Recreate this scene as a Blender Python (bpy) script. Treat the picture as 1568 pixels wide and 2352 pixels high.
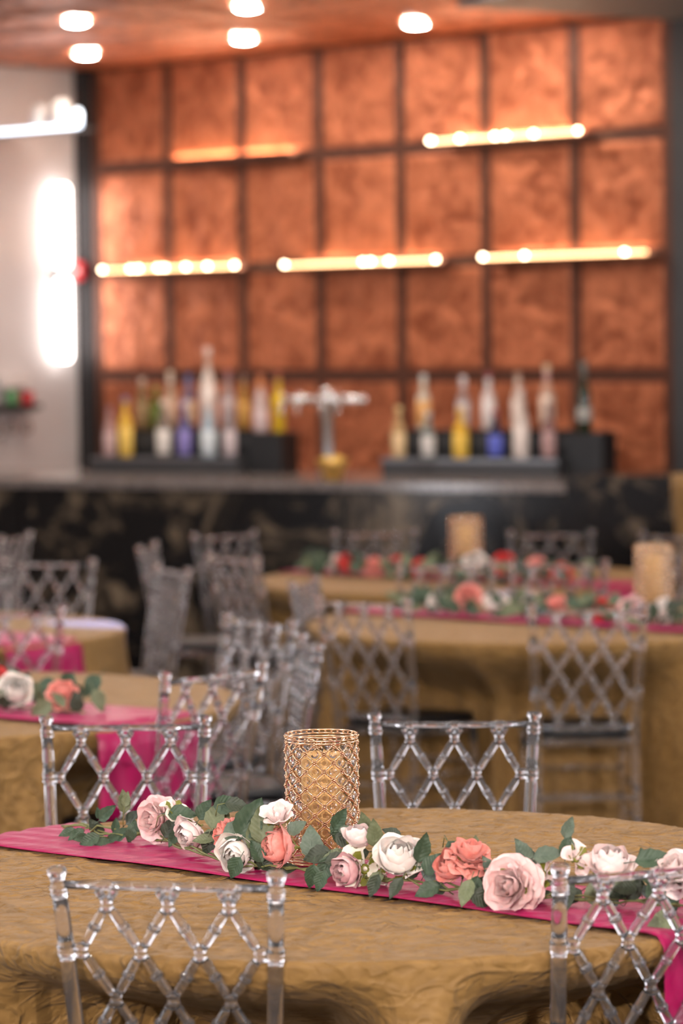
import bpy, bmesh, math, random
from mathutils import Vector, Matrix, Quaternion, Euler, noise

random.seed(7)
for _o in list(bpy.data.objects):
    bpy.data.objects.remove(_o)
scene = bpy.context.scene
COL = scene.collection
PI = math.pi

# ------------------------------------------------------------------ camera
CAM_H, PITCH, ROLL = 1.83, 0.052, math.radians(0.65)
cam_data = bpy.data.cameras.new('camera')
cam_data.sensor_fit = 'HORIZONTAL'
cam_data.sensor_width = 24.0
cam_data.lens = 7500.0 / 1568.0 * 24.0          # about 115 mm on a portrait full frame
cam_data.clip_start, cam_data.clip_end = 0.1, 100.0
cam_data.dof.use_dof = True
cam_data.dof.focus_distance = 6.62
cam_data.dof.aperture_fstop = 2.7
cam_data.dof.aperture_blades = 0
cam = bpy.data.objects.new('camera', cam_data)
COL.objects.link(cam)
cam.matrix_world = (Matrix.Translation((0, 0, CAM_H)) @ Matrix.Rotation(PI / 2 - PITCH, 4, 'X')
                    @ Matrix.Rotation(-ROLL, 4, 'Z'))
scene.camera = cam

# ------------------------------------------------------------------ world and exposure
world = bpy.data.worlds.new('world')
scene.world = world
world.use_nodes = True
world.node_tree.nodes['Background'].inputs[0].default_value = (0.9, 0.85, 0.85, 1)
world.node_tree.nodes['Background'].inputs[1].default_value = 0.01
vs = scene.view_settings
vs.view_transform = 'Standard'
vs.look = 'None'
vs.gamma = 1.0
vs.use_curve_mapping = False
vs.exposure = EXPOSURE = 0.08
scene.cycles.use_denoising = True
scene.cycles.max_bounces = 8
scene.cycles.transmission_bounces = 8
scene.cycles.glossy_bounces = 4
scene.cycles.use_adaptive_sampling = True
scene.cycles.adaptive_threshold = 0.12
scene.cycles.diffuse_bounces = 2
scene.cycles.sample_clamp_indirect = 8.0

# ------------------------------------------------------------------ lamps of the room and added lamps
LAMPS = []
def lamp(loc, power, size=0.17, color=(1.0, 0.86, 0.74), spot=None, target=None, blend=0.3, point=False, spread=150):
    if point:
        d = bpy.data.lights.new('dome_lamp', 'POINT')
        d.shadow_soft_size = size
    elif spot:
        d = bpy.data.lights.new('added_spot_lamp', 'SPOT')
        d.spot_size = math.radians(spot); d.spot_blend = blend; d.shadow_soft_size = size
    else:
        d = bpy.data.lights.new('downlight_or_added_lamp', 'AREA')
        d.shape = 'DISK'; d.size = size
        d.spread = math.radians(spread)
    d.energy = power; d.color = color
    o = bpy.data.objects.new(d.name, d)
    COL.objects.link(o)
    o.location = loc
    if target is not None:
        o.rotation_euler = (Vector(target) - Vector(loc)).to_track_quat('-Z', 'Y').to_euler()
    return o

CEIL = 3.62
WARM = (1.0, 0.84, 0.70)
ROOM_LIGHTS = [(x, y) for y in (1.5, 4.0, 6.6, 9.2, 11.8, 14.4) for x in (-2.55, -0.85, 0.85, 2.55)]
for x, y in ROOM_LIGHTS:
    lamp((x, y, CEIL - 0.03), 9.5 if y < 9 else 11.5, 0.075, WARM)
BAR_LIGHTS = [(-1.40, 17.73), (-1.50, 19.70), (-0.46, 17.08), (-0.53, 18.84), (0.44, 18.06),
              (-2.35, 18.45), (0.55, 16.30), (1.45, 17.25)]
# two lights added behind the camera for frontal light and glints on the chairs
ADDED_FRONT = [(-1.5, -2.4, 3.05), (1.7, -2.4, 3.05)]
for p in ADDED_FRONT:
    lamp(p, 52.0, 0.13, (1.0, 0.90, 0.84), target=(p[0] * 0.3, 8.0, 0.6), spread=70)
# two added narrow spots standing in for blue patches on the far tables
lamp((2.4, 10.0, 3.45), 16000.0, 0.02, (0.10, 0.22, 1.0), spot=3.4, target=(-0.93, 12.50, 0.76), blend=0.25)
lamp((-2.2, 11.0, 3.45), 9000.0, 0.02, (0.10, 0.22, 1.0), spot=3.0, target=(0.62, 13.75, 0.78), blend=0.25)

# ------------------------------------------------------------------ materials
def nodes_of(name):
    m = bpy.data.materials.new(name)
    m.use_nodes = True
    nt = m.node_tree
    return m, nt, nt.nodes['Principled BSDF']

def N(nt, typ, **kw):
    n = nt.nodes.new(typ)
    for k, v in kw.items():
        if k.startswith('i_'):
            n.inputs[k[2:].replace('_', ' ')].default_value = v
        else:
            setattr(n, k, v)
    return n

def plain(name, col, rough=0.5, metal=0.0, spec=0.5, emis=None, strength=0.0, sheen=0.0, coat=0.0, var=0.06, vscale=12.0):
    """one-colour material with a little procedural variation"""
    m, nt, b = nodes_of(name)
    b.inputs['Roughness'].default_value = rough
    b.inputs['Metallic'].default_value = metal
    b.inputs['Specular IOR Level'].default_value = spec
    b.inputs['Sheen Weight'].default_value = sheen
    b.inputs['Coat Weight'].default_value = coat
    if var > 0:
        tc = N(nt, 'ShaderNodeTexCoord')
        nz = N(nt, 'ShaderNodeTexNoise')
        nz.inputs['Scale'].default_value = vscale
        nz.inputs['Detail'].default_value = 4
        nt.links.new(tc.outputs['Object'], nz.inputs['Vector'])
        r = N(nt, 'ShaderNodeValToRGB')
        r.color_ramp.elements[0].position = 0.3
        r.color_ramp.elements[1].position = 0.7
        r.color_ramp.elements[0].color = tuple(c * (1 - var) for c in col) + (1,)
        r.color_ramp.elements[1].color = tuple(min(1, c * (1 + var)) for c in col) + (1,)
        nt.links.new(nz.outputs['Fac'], r.inputs['Fac'])
        nt.links.new(r.outputs['Color'], b.inputs['Base Color'])
    else:
        b.inputs['Base Color'].default_value = tuple(col) + (1,)
    if emis:
        b.inputs['Emission Color'].default_value = tuple(emis) + (1,)
        b.inputs['Emission Strength'].default_value = strength
    return m

def glassy(name, col=(1, 1, 1), rough=0.0, ior=1.49, trans=1.0):
    m, nt, b = nodes_of(name)
    b.inputs['Base Color'].default_value = tuple(col) + (1,)
    b.inputs['Transmission Weight'].default_value = trans
    b.inputs['Roughness'].default_value = rough
    b.inputs['IOR'].default_value = ior
    return m

def glow(name, col, strength):
    m, nt, b = nodes_of(name)
    b.inputs['Base Color'].default_value = (0.8, 0.8, 0.8, 1)
    b.inputs['Emission Color'].default_value = tuple(col) + (1,)
    b.inputs['Emission Strength'].default_value = strength
    return m

def cloth_mat():
    """gold crushed taffeta: long thin ridges and a soft sheen"""
    m, nt, b = nodes_of('gold_taffeta')
    tc = N(nt, 'ShaderNodeTexCoord')
    mp = N(nt, 'ShaderNodeMapping')
    mp.inputs['Scale'].default_value = (7.0, 16.0, 9.0)
    mp.inputs['Rotation'].default_value = (0, 0, math.radians(10))
    nt.links.new(tc.outputs['Object'], mp.inputs['Vector'])
    def creases(vec, scale, thin):
        nz = N(nt, 'ShaderNodeTexNoise')
        nz.inputs['Scale'].default_value = scale
        nz.inputs['Detail'].default_value = 1.5
        nz.inputs['Distortion'].default_value = 0.7
        nt.links.new(vec, nz.inputs['Vector'])
        s1 = N(nt, 'ShaderNodeMath', operation='SUBTRACT')
        s1.inputs[1].default_value = 0.5
        nt.links.new(nz.outputs['Fac'], s1.inputs[0])
        s2 = N(nt, 'ShaderNodeMath', operation='ABSOLUTE')
        nt.links.new(s1.outputs[0], s2.inputs[0])
        s3 = N(nt, 'ShaderNodeMath', operation='MULTIPLY_ADD', use_clamp=True)
        s3.inputs[1].default_value = -thin
        s3.inputs[2].default_value = 1.0
        nt.links.new(s2.outputs[0], s3.inputs[0])
        return s3
    c1 = creases(mp.outputs['Vector'], 1.0, 14.0)
    c2 = creases(mp.outputs['Vector'], 2.3, 11.0)
    n1 = N(nt, 'ShaderNodeMath', operation='MULTIPLY_ADD')
    n1.inputs[1].default_value = 0.55
    nt.links.new(c2.outputs[0], n1.inputs[0])
    nt.links.new(c1.outputs[0], n1.inputs[2])
    mp2 = N(nt, 'ShaderNodeMapping')
    mp2.inputs['Scale'].default_value = (22.0, 60.0, 40.0)
    mp2.inputs['Rotation'].default_value = (0, 0, math.radians(-14))
    nt.links.new(tc.outputs['Object'], mp2.inputs['Vector'])
    n2 = N(nt, 'ShaderNodeTexNoise')
    n2.inputs['Scale'].default_value = 1.0
    n2.inputs['Detail'].default_value = 5
    nt.links.new(mp2.outputs['Vector'], n2.inputs['Vector'])
    r = N(nt, 'ShaderNodeValToRGB')
    r.color_ramp.elements[0].position = 0.25
    r.color_ramp.elements[1].position = 0.8
    r.color_ramp.elements[0].color = (0.20, 0.108, 0.032, 1)
    r.color_ramp.elements[1].color = (0.345, 0.193, 0.064, 1)
    nt.links.new(n2.outputs['Fac'], r.inputs['Fac'])
    nt.links.new(r.outputs['Color'], b.inputs['Base Color'])
    b1 = N(nt, 'ShaderNodeBump')
    b1.inputs['Strength'].default_value = 1.0
    b1.inputs['Distance'].default_value = 0.0042
    nt.links.new(n1.outputs[0], b1.inputs['Height'])
    b2 = N(nt, 'ShaderNodeBump')
    b2.inputs['Strength'].default_value = 0.9
    b2.inputs['Distance'].default_value = 0.003
    nt.links.new(n2.outputs['Fac'], b2.inputs['Height'])
    nt.links.new(b1.outputs['Normal'], b2.inputs['Normal'])
    nt.links.new(b2.outputs['Normal'], b.inputs['Normal'])
    b.inputs['Roughness'].default_value = 0.52
    b.inputs['Specular IOR Level'].default_value = 0.18
    b.inputs['Sheen Weight'].default_value = 0.05
    return m

def satin_mat():
    m, nt, b = nodes_of('fuchsia_satin')
    tc = N(nt, 'ShaderNodeTexCoord')
    mp = N(nt, 'ShaderNodeMapping')
    mp.inputs['Scale'].default_value = (3.0, 16.0, 6.0)
    mp.inputs['Rotation'].default_value = (0, 0, math.radians(38))
    nt.links.new(tc.outputs['Object'], mp.inputs['Vector'])
    n1 = N(nt, 'ShaderNodeTexNoise')
    n1.inputs['Scale'].default_value = 1.0
    n1.inputs['Detail'].default_value = 3
    n1.inputs['Distortion'].default_value = 0.4
    nt.links.new(mp.outputs['Vector'], n1.inputs['Vector'])
    bp = N(nt, 'ShaderNodeBump')
    bp.inputs['Strength'].default_value = 0.9
    bp.inputs['Distance'].default_value = 0.02
    nt.links.new(n1.outputs['Fac'], bp.inputs['Height'])
    nt.links.new(bp.outputs['Normal'], b.inputs['Normal'])
    b.inputs['Base Color'].default_value = (0.35, 0.0016, 0.074, 1)
    b.inputs['Roughness'].default_value = 0.36
    b.inputs['Specular IOR Level'].default_value = 0.3
    b.inputs['Sheen Weight'].default_value = 0.08
    b.inputs['Sheen Roughness'].default_value = 0.35
    b.inputs['Sheen Tint'].default_value = (1.0, 0.35, 0.6, 1)
    return m

def copper_mat(name='hammered_copper', scale=1.0):
    m, nt, b = nodes_of(name)
    tc = N(nt, 'ShaderNodeTexCoord')
    oi = N(nt, 'ShaderNodeObjectInfo')
    ad = N(nt, 'ShaderNodeVectorMath', operation='ADD')
    sc = N(nt, 'ShaderNodeVectorMath', operation='SCALE')
    sc.inputs[0].default_value = (17.0, 31.0, 5.0)
    nt.links.new(oi.outputs['Random'], sc.inputs['Scale'])
    nt.links.new(tc.outputs['Object'], ad.inputs[0])
    nt.links.new(sc.outputs[0], ad.inputs[1])
    n1 = N(nt, 'ShaderNodeTexNoise')
    n1.inputs['Scale'].default_value = 7.0 * scale
    n1.inputs['Detail'].default_value = 5
    n1.inputs['Distortion'].default_value = 1.2
    nt.links.new(ad.outputs[0], n1.inputs['Vector'])
    n2 = N(nt, 'ShaderNodeTexVoronoi', feature='SMOOTH_F1')
    n2.inputs['Scale'].default_value = 22.0 * scale
    nt.links.new(ad.outputs[0], n2.inputs['Vector'])
    r = N(nt, 'ShaderNodeValToRGB')
    r.color_ramp.elements[0].position = 0.30
    r.color_ramp.elements[1].position = 0.72
    r.color_ramp.elements[0].color = (0.27, 0.068, 0.026, 1)
    r.color_ramp.elements[1].color = (0.76, 0.262, 0.125, 1)
    nt.links.new(n1.outputs['Fac'], r.inputs['Fac'])
    nt.links.new(r.outputs['Color'], b.inputs['Base Color'])
    b1 = N(nt, 'ShaderNodeBump')
    b1.inputs['Strength'].default_value = 0.55
    b1.inputs['Distance'].default_value = 0.02
    nt.links.new(n1.outputs['Fac'], b1.inputs['Height'])
    b2 = N(nt, 'ShaderNodeBump')
    b2.inputs['Strength'].default_value = 0.35
    b2.inputs['Distance'].default_value = 0.01
    nt.links.new(n2.outputs['Distance'], b2.inputs['Height'])
    nt.links.new(b1.outputs['Normal'], b2.inputs['Normal'])
    nt.links.new(b2.outputs['Normal'], b.inputs['Normal'])
    b.inputs['Metallic'].default_value = 0.55
    b.inputs['Roughness'].default_value = 0.42
    return m

def marble_mat():
    m, nt, b = nodes_of('black_marble')
    tc = N(nt, 'ShaderNodeNewGeometry')
    n1 = N(nt, 'ShaderNodeTexNoise')
    n1.inputs['Scale'].default_value = 1.9
    n1.inputs['Detail'].default_value = 9
    n1.inputs['Roughness'].default_value = 0.62
    n1.inputs['Distortion'].default_value = 1.6
    nt.links.new(tc.outputs['Position'], n1.inputs['Vector'])
    n2 = N(nt, 'ShaderNodeTexNoise')
    n2.inputs['Scale'].default_value = 6.0
    n2.inputs['Detail'].default_value = 6
    n2.inputs['Distortion'].default_value = 0.8
    nt.links.new(tc.outputs['Position'], n2.inputs['Vector'])
    r1 = N(nt, 'ShaderNodeValToRGB')
    r1.color_ramp.elements[0].position = 0.49
    r1.color_ramp.elements[1].position = 0.60
    r1.color_ramp.elements[0].color = (0, 0, 0, 1)
    r1.color_ramp.elements[1].color = (1, 1, 1, 1)
    nt.links.new(n1.outputs['Fac'], r1.inputs['Fac'])
    r2 = N(nt, 'ShaderNodeValToRGB')
    r2.color_ramp.elements[0].position = 0.36
    r2.color_ramp.elements[1].position = 0.62
    r2.color_ramp.elements[0].color = (0.05, 0.05, 0.05, 1)
    r2.color_ramp.elements[1].color = (1, 1, 1, 1)
    nt.links.new(n2.outputs['Fac'], r2.inputs['Fac'])
    mu = N(nt, 'ShaderNodeMath', operation='MULTIPLY')
    nt.links.new(r1.outputs['Color'], mu.inputs[0])
    nt.links.new(r2.outputs['Color'], mu.inputs[1])
    mx = N(nt, 'ShaderNodeMix', data_type='RGBA')
    mx.inputs[6].default_value = (0.006, 0.005, 0.005, 1)
    mx.inputs[7].default_value = (0.21, 0.155, 0.10, 1)
    nt.links.new(mu.outputs[0], mx.inputs['Factor'])
    nt.links.new(mx.outputs[2], b.inputs['Base Color'])
    b.inputs['Roughness'].default_value = 0.2
    b.inputs['Specular IOR Level'].default_value = 0.25
    return m

def leaf_mat(name, c0, c1):
    m, nt, b = nodes_of(name)
    tc = N(nt, 'ShaderNodeTexCoord')
    nz = N(nt, 'ShaderNodeTexNoise')
    nz.inputs['Scale'].default_value = 6.0
    nz.inputs['Detail'].default_value = 3
    nt.links.new(tc.outputs['Object'], nz.inputs['Vector'])
    sp = N(nt, 'ShaderNodeSeparateXYZ')
    nt.links.new(tc.outputs['Object'], sp.inputs[0])
    ab = N(nt, 'ShaderNodeMath', operation='ABSOLUTE')
    nt.links.new(sp.outputs['X'], ab.inputs[0])
    # veins: side veins run obliquely off the midrib (object x = across, y = along the leaf)
    m1 = N(nt, 'ShaderNodeMath', operation='MULTIPLY_ADD')
    m1.inputs[1].default_value = -0.9
    nt.links.new(ab.outputs[0], m1.inputs[0])
    nt.links.new(sp.outputs['Y'], m1.inputs[2])
    m2 = N(nt, 'ShaderNodeMath', operation='MULTIPLY')
    m2.inputs[1].default_value = 46.0
    nt.links.new(m1.outputs[0], m2.inputs[0])
    sn = N(nt, 'ShaderNodeMath', operation='SINE')
    nt.links.new(m2.outputs[0], sn.inputs[0])
    r = N(nt, 'ShaderNodeValToRGB')
    r.color_ramp.elements[0].color = c0 + (1,)
    r.color_ramp.elements[1].color = c1 + (1,)
    r.color_ramp.elements[0].position = 0.3
    r.color_ramp.elements[1].position = 0.7
    nt.links.new(nz.outputs['Fac'], r.inputs['Fac'])
    nt.links.new(r.outputs['Color'], b.inputs['Base Color'])
    bp = N(nt, 'ShaderNodeBump')
    bp.inputs['Strength'].default_value = 0.12
    bp.inputs['Distance'].default_value = 0.015
    nt.links.new(sn.outputs[0], bp.inputs['Height'])
    nt.links.new(bp.outputs['Normal'], b.inputs['Normal'])
    b.inputs['Roughness'].default_value = 0.55
    return m

def petal_mat(name, tip, base):
    """petal colour runs from a deeper throat to a paler rim, as on the flower itself"""
    m, nt, b = nodes_of(name)
    tc = N(nt, 'ShaderNodeTexCoord')
    nz = N(nt, 'ShaderNodeTexNoise')
    nz.inputs['Scale'].default_value = 3.0
    nz.inputs['Detail'].default_value = 3
    nt.links.new(tc.outputs['Object'], nz.inputs['Vector'])
    r = N(nt, 'ShaderNodeValToRGB')
    r.color_ramp.elements[0].position = 0.35
    r.color_ramp.elements[1].position = 0.6
    r.color_ramp.elements[0].color = base + (1,)
    r.color_ramp.elements[1].color = tip + (1,)
    nt.links.new(nz.outputs['Fac'], r.inputs['Fac'])
    nt.links.new(r.outputs['Color'], b.inputs['Base Color'])
    b.inputs['Roughness'].default_value = 0.6
    b.inputs['Subsurface Weight'].default_value = 0.12
    b.inputs['Subsurface Radius'].default_value = (0.01, 0.005, 0.004)
    b.inputs['Sheen Weight'].default_value = 0.15
    return m

M = {}
M['acrylic'] = glassy('clear_acrylic', (0.975, 0.96, 0.975), 0.01, 1.585, 0.972)
M['cushion'] = plain('black_vinyl', (0.008, 0.008, 0.009), 0.38)
M['gold'] = cloth_mat()
M['pink'] = satin_mat()
M['copper'] = copper_mat()
M['bronze'] = plain('dark_bronze', (0.115, 0.045, 0.028), 0.42, 0.5, vscale=5)
M['marble'] = marble_mat()
M['granite'] = plain('polished_granite', (0.20, 0.165, 0.15), 0.13, var=0.5, vscale=30)
M['black_gloss'] = plain('black_gloss_panel', (0.012, 0.012, 0.014), 0.22, var=0.1)
M['black_matt'] = plain('black_matt', (0.010, 0.010, 0.011), 0.55)
M['grey_dark'] = plain('charcoal_panel', (0.045, 0.044, 0.046), 0.5)
M['grey_mid'] = plain('grey_soffit', (0.16, 0.155, 0.155), 0.6)
M['white_wall'] = plain('white_plaster', (0.62, 0.57, 0.56), 0.75, var=0.03, vscale=4)
M['room_wall'] = plain('pale_plaster', (0.62, 0.58, 0.58), 0.8, var=0.03, vscale=3)
M['ceiling'] = plain('grey_ceiling', (0.60, 0.58, 0.58), 0.8, var=0.05, vscale=3)
M['carpet'] = plain('dark_carpet', (0.018, 0.013, 0.010), 0.95, var=0.5, vscale=6)
M['chrome'] = plain('brushed_chrome', (0.72, 0.69, 0.68), 0.22, 1.0, var=0.04)
M['gold_metal'] = plain('rose_gold_wire', (0.90, 0.64, 0.42), 0.14, 1.0, var=0.05)
M['gold_bowl'] = plain('brass_bowl', (0.80, 0.50, 0.14), 0.32, 0.85, var=0.08)
M['crystal'] = glassy('crystal_bead', (1.0, 0.965, 0.93), 0.0, 1.52)
M['wax'] = plain('amber_wax', (0.70, 0.42, 0.15), 0.5, var=0.12, vscale=40)
M['wood'] = plain('table_board', (0.30, 0.20, 0.11), 0.6)
M['steel'] = plain('grey_steel', (0.25, 0.25, 0.26), 0.4, 0.9)
M['lamp_lens'] = glow('downlight_lens', (1.0, 0.90, 0.80), 14.0)
M['lamp_dome'] = glow('bar_downlight_lens', (1.0, 0.88, 0.76), 410.0)
M['window_glow'] = glow('frosted_daylight_pane', (0.90, 0.92, 1.0), 11.0)  # glow of the added side windows
M['linear'] = glow('added_linear_tube', (1.0, 0.92, 0.88), 9.0)
M['lamp_trim'] = plain('white_trim', (0.8, 0.78, 0.75), 0.5, var=0.0)
M['tube'] = glow('sconce_tube', (1.0, 0.93, 0.88), 9.0)
M['led_warm'] = glow('warm_led', (1.0, 0.50, 0.20), 6.5)
M['led_dot'] = glow('warm_led_bulb', (1.0, 0.80, 0.52), 22.0)
M['led_back'] = glow('warm_led_wash', (1.0, 0.66, 0.42), 60.0)
M['led_cool'] = glow('cool_led', (0.68, 0.84, 1.0), 4.5)
M['stem'] = plain('green_stem', (0.16, 0.17, 0.055), 0.6)
M['calyx'] = plain('yellow_green_calyx', (0.19, 0.19, 0.02), 0.55)
LEAF = [leaf_mat('sage_leaf', (0.115, 0.14, 0.065), (0.17, 0.195, 0.105)),
        leaf_mat('green_leaf', (0.030, 0.062, 0.030), (0.058, 0.095, 0.052)),
        leaf_mat('dark_leaf', (0.020, 0.033, 0.016), (0.045, 0.058, 0.032)),
        leaf_mat('grey_green_leaf', (0.085, 0.125, 0.085), (0.135, 0.175, 0.125))]
PETAL = {'pink': petal_mat('pale_pink_petal', (0.90, 0.64, 0.61), (0.88, 0.52, 0.50)),
         'blush': petal_mat('blush_petal', (0.92, 0.76, 0.72), (0.90, 0.66, 0.63)),
         'coral': petal_mat('coral_petal', (0.90, 0.36, 0.30), (0.84, 0.26, 0.21)),
         'white': petal_mat('white_petal', (0.93, 0.86, 0.79), (0.92, 0.78, 0.72)),
         'cream': petal_mat('cream_petal', (0.92, 0.86, 0.74), (0.90, 0.80, 0.65)),
         'dusty': petal_mat('dusty_pink_petal', (0.78, 0.48, 0.48), (0.70, 0.38, 0.39)),
         'red': petal_mat('red_petal', (0.75, 0.035, 0.03), (0.60, 0.02, 0.02))}

# ------------------------------------------------------------------ mesh helpers
def mesh_from(name, verts, faces, smooth=True):
    me = bpy.data.meshes.new(name)
    me.from_pydata([tuple(v) for v in verts], [], faces)
    me.update()
    if smooth:
        me.polygons.foreach_set('use_smooth', [True] * len(me.polygons))
    return me

class MB:
    """collects shapes into one mesh"""
    def __init__(self):
        self.v, self.f = [], []
    def add(self, verts, faces, mat=None):
        o = len(self.v)
        self.v += [(mat @ Vector(p)) if mat else Vector(p) for p in verts]
        self.f += [[i + o for i in f] for f in faces]
        return self
    def lathe(self, prof, seg=16, mat=None, cap=True):
        vs, fs = [], []
        n = len(prof)
        for r, z in prof:
            for k in range(seg):
                a = 2 * PI * k / seg
                vs.append((r * math.cos(a), r * math.sin(a), z))
        for i in range(n - 1):
            for k in range(seg):
                k2 = (k + 1) % seg
                fs.append([i * seg + k, i * seg + k2, (i + 1) * seg + k2, (i + 1) * seg + k])
        if cap:
            fs.append([k for k in reversed(range(seg))])
            fs.append([(n - 1) * seg + k for k in range(seg)])
        return self.add(vs, fs, mat)
    def tube(self, pts, rad, seg=10, closed=False):
        pts = [Vector(p) for p in pts]
        n = len(pts)
        rads = rad if isinstance(rad, (list, tuple)) else [rad] * n
        vs, fs = [], []
        up = None
        for i, p in enumerate(pts):
            if closed:
                t = pts[(i + 1) % n] - pts[i - 1]
            else:
                t = pts[min(i + 1, n - 1)] - pts[max(i - 1, 0)]
            t.normalize()
            if up is None:
                up = Vector((0, 0, 1)) if abs(t.z) < 0.9 else Vector((0, 1, 0))
            a = t.cross(up).normalized()
            b = a.cross(t).normalized()
            up = b
            for k in range(seg):
                w = 2 * PI * k / seg
                vs.append(p + (a * math.cos(w) + b * math.sin(w)) * rads[i])
        m = n if closed else n - 1
        for i in range(m):
            j = (i + 1) % n
            for k in range(seg):
                k2 = (k + 1) % seg
                fs.append([i * seg + k, j * seg + k, j * seg + k2, i * seg + k2])
        if not closed:
            fs.append([k for k in range(seg)])
            fs.append([(n - 1) * seg + k for k in reversed(range(seg))])
        return self.add(vs, fs)
    def box(self, lo, hi, bev=0.0, mat=None):
        bm = bmesh.new()
        bmesh.ops.create_cube(bm, size=1.0)
        c = [(lo[i] + hi[i]) / 2 for i in range(3)]
        s = [hi[i] - lo[i] for i in range(3)]
        for v in bm.verts:
            v.co = Vector((c[0] + v.co.x * s[0], c[1] + v.co.y * s[1], c[2] + v.co.z * s[2]))
        if bev > 0:
            bmesh.ops.bevel(bm, geom=list(bm.edges), offset=bev, segments=2, affect='EDGES')
        bm.verts.ensure_lookup_table()
        self.add([v.co.copy() for v in bm.verts], [[v.index for v in f.verts] for f in bm.faces], mat)
        bm.free()
        return self
    def ball(self, c, r, sub=1):
        bm = bmesh.new()
        bmesh.ops.create_icosphere(bm, subdivisions=sub, radius=r)
        bm.verts.ensure_lookup_table()
        self.add([v.co + Vector(c) for v in bm.verts], [[v.index for v in f.verts] for f in bm.faces])
        bm.free()
        return self
    def mesh(self, name, smooth=True):
        return mesh_from(name, self.v, self.f, smooth)

def put(name, me, mat=None, parent=None, loc=(0, 0, 0), rot=None, scale=None):
    if mat is not None and len(me.materials) == 0:
        me.materials.append(M[mat] if isinstance(mat, str) else mat)
    o = bpy.data.objects.new(name, me)
    COL.objects.link(o)
    o.location = loc
    if rot is not None:
        if isinstance(rot, Quaternion):
            o.rotation_mode = 'QUATERNION'
            o.rotation_quaternion = rot
        else:
            o.rotation_euler = rot
    if scale is not None:
        o.scale = scale
    if parent is not None:
        o.parent = parent
    return o

def tag(o, label, cat, group=None):
    o['label'] = label
    o['category'] = cat
    if group:
        o['group'] = group
    return o

def thing(name, label, cat, loc=(0, 0, 0), rotz=0.0, group=None):
    o = bpy.data.objects.new(name, None)
    o.empty_display_size = 0.1
    COL.objects.link(o)
    o.location = loc
    o.rotation_euler = (0, 0, rotz)
    return tag(o, label, cat, group)

def struct(name, me, mat, parent=None, **kw):
    o = put(name, me, mat, parent, **kw)
    if parent is None:
        o['kind'] = 'structure'
    return o

def copy_tree(o, parent=None):
    c = o.copy()
    COL.objects.link(c)
    c.parent = parent
    for ch in o.children:
        copy_tree(ch, c)
    return c

# ------------------------------------------------------------------ the place: axes of the copper wall and of the bar
W0, WA = Vector((0, 19.508, 0)), 0.76505
WE = Vector((math.cos(WA), -math.sin(WA), 0))       # along the copper wall
WN = Vector((-math.sin(WA), -math.cos(WA), 0))      # out of it, into the room
B0, BA = Vector((0, 16.85, 0)), math.radians(25)
BE = Vector((math.cos(BA), -math.sin(BA), 0))
BN = Vector((math.sin(BA), math.cos(BA), 0))        # from the bar front to its back
def wl(u, v, z):
    return W0 + WE * u + WN * v + Vector((0, 0, z))
def br(u, w, z):
    return B0 + BE * u + BN * w + Vector((0, 0, z))
WALL_M = Matrix(((WE.x, -WN.x, 0, W0.x), (WE.y, -WN.y, 0, W0.y), (0, 0, 1, 0), (0, 0, 0, 1)))   # local x = u, y = -v
BAR_M = Matrix(((BE.x, BN.x, 0, B0.x), (BE.y, BN.y, 0, B0.y), (0, 0, 1, 0), (0, 0, 0, 1)))      # local x = u, y = w
def on_wall(o):
    o.matrix_world = WALL_M @ o.matrix_basis
    return o
def wbox(mb, u0, u1, v0, v1, z0, z1, bev=0.0):
    return mb.box((u0, -v1, z0), (u1, -v0, z1), bev)

# ------------------------------------------------------------------ room shell
struct('floor', MB().box((-6, -3, -0.12), (7, 26, 0.0)).mesh('floor', False), 'carpet')
struct('ceiling', MB().box((-6, -3, CEIL), (7, 26, CEIL + 0.12)).mesh('ceiling', False), 'ceiling')
struct('wall_rear', MB().box((-6, -3.12, 0), (7, -3, CEIL)).mesh('wall_rear', False), 'room_wall')
struct('wall_left', MB().box((-4.32, -3, 0), (-4.2, 18.3, CEIL)).mesh('wall_left', False), 'room_wall')
struct('wall_right', MB().box((4.6, -3, 0), (4.72, 15.6, CEIL)).mesh('wall_right', False), 'room_wall')

# tall glowing windows added on the unseen side walls, for streaks on the chairs
WIN = 0
frame_me = MB()
for a, b in (((-0.40, -0.03, 0.55), (-0.34, 0.03, 3.15)), ((0.34, -0.03, 0.55), (0.40, 0.03, 3.15)), ((-0.34, -0.03, 0.55), (0.34, 0.03, 0.61)),
             ((-0.34, -0.03, 3.09), (0.34, 0.03, 3.15)), ((-0.02, -0.025, 0.61), (0.02, 0.025, 3.09)), ((-0.34, -0.025, 1.83), (-0.02, 0.025, 1.87)), ((0.02, -0.025, 1.83), (0.34, 0.025, 1.87))):
    frame_me.box(a, b, 0.004)
frame_me = frame_me.mesh('added_window_frame', False)
pane_me = {}
for sx in (-1, 1):
    for sz in (0, 1):
        x0, x1 = (-0.338, -0.022) if sx < 0 else (0.022, 0.338)
        z0, z1 = (0.612, 1.828) if sz == 0 else (1.872, 3.088)
        pane_me[(sx, sz)] = MB().box((x0, -0.006, z0), (x1, 0.006, z1)).mesh('pane', False)
for X, rz in ((-4.165, PI / 2), (4.565, -PI / 2)):
    for y in (1.6, 5.2, 8.8, 12.4):
        WIN += 1
        wo = struct('added_window_%d' % WIN, frame_me, 'lamp_trim', loc=(X, y, 0), rot=(0, 0, rz))
        for me in pane_me.values():
            put('pane', me, 'window_glow', wo)

PITCH_P = 0.66
U0, Z0 = -2.123, 1.629
wb = struct('wall_back', wbox(MB(), -2.6, 4.4, -0.14, -0.012, 0, CEIL).mesh('wall_back', False), 'black_matt')
wb.matrix_world = WALL_M

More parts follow.
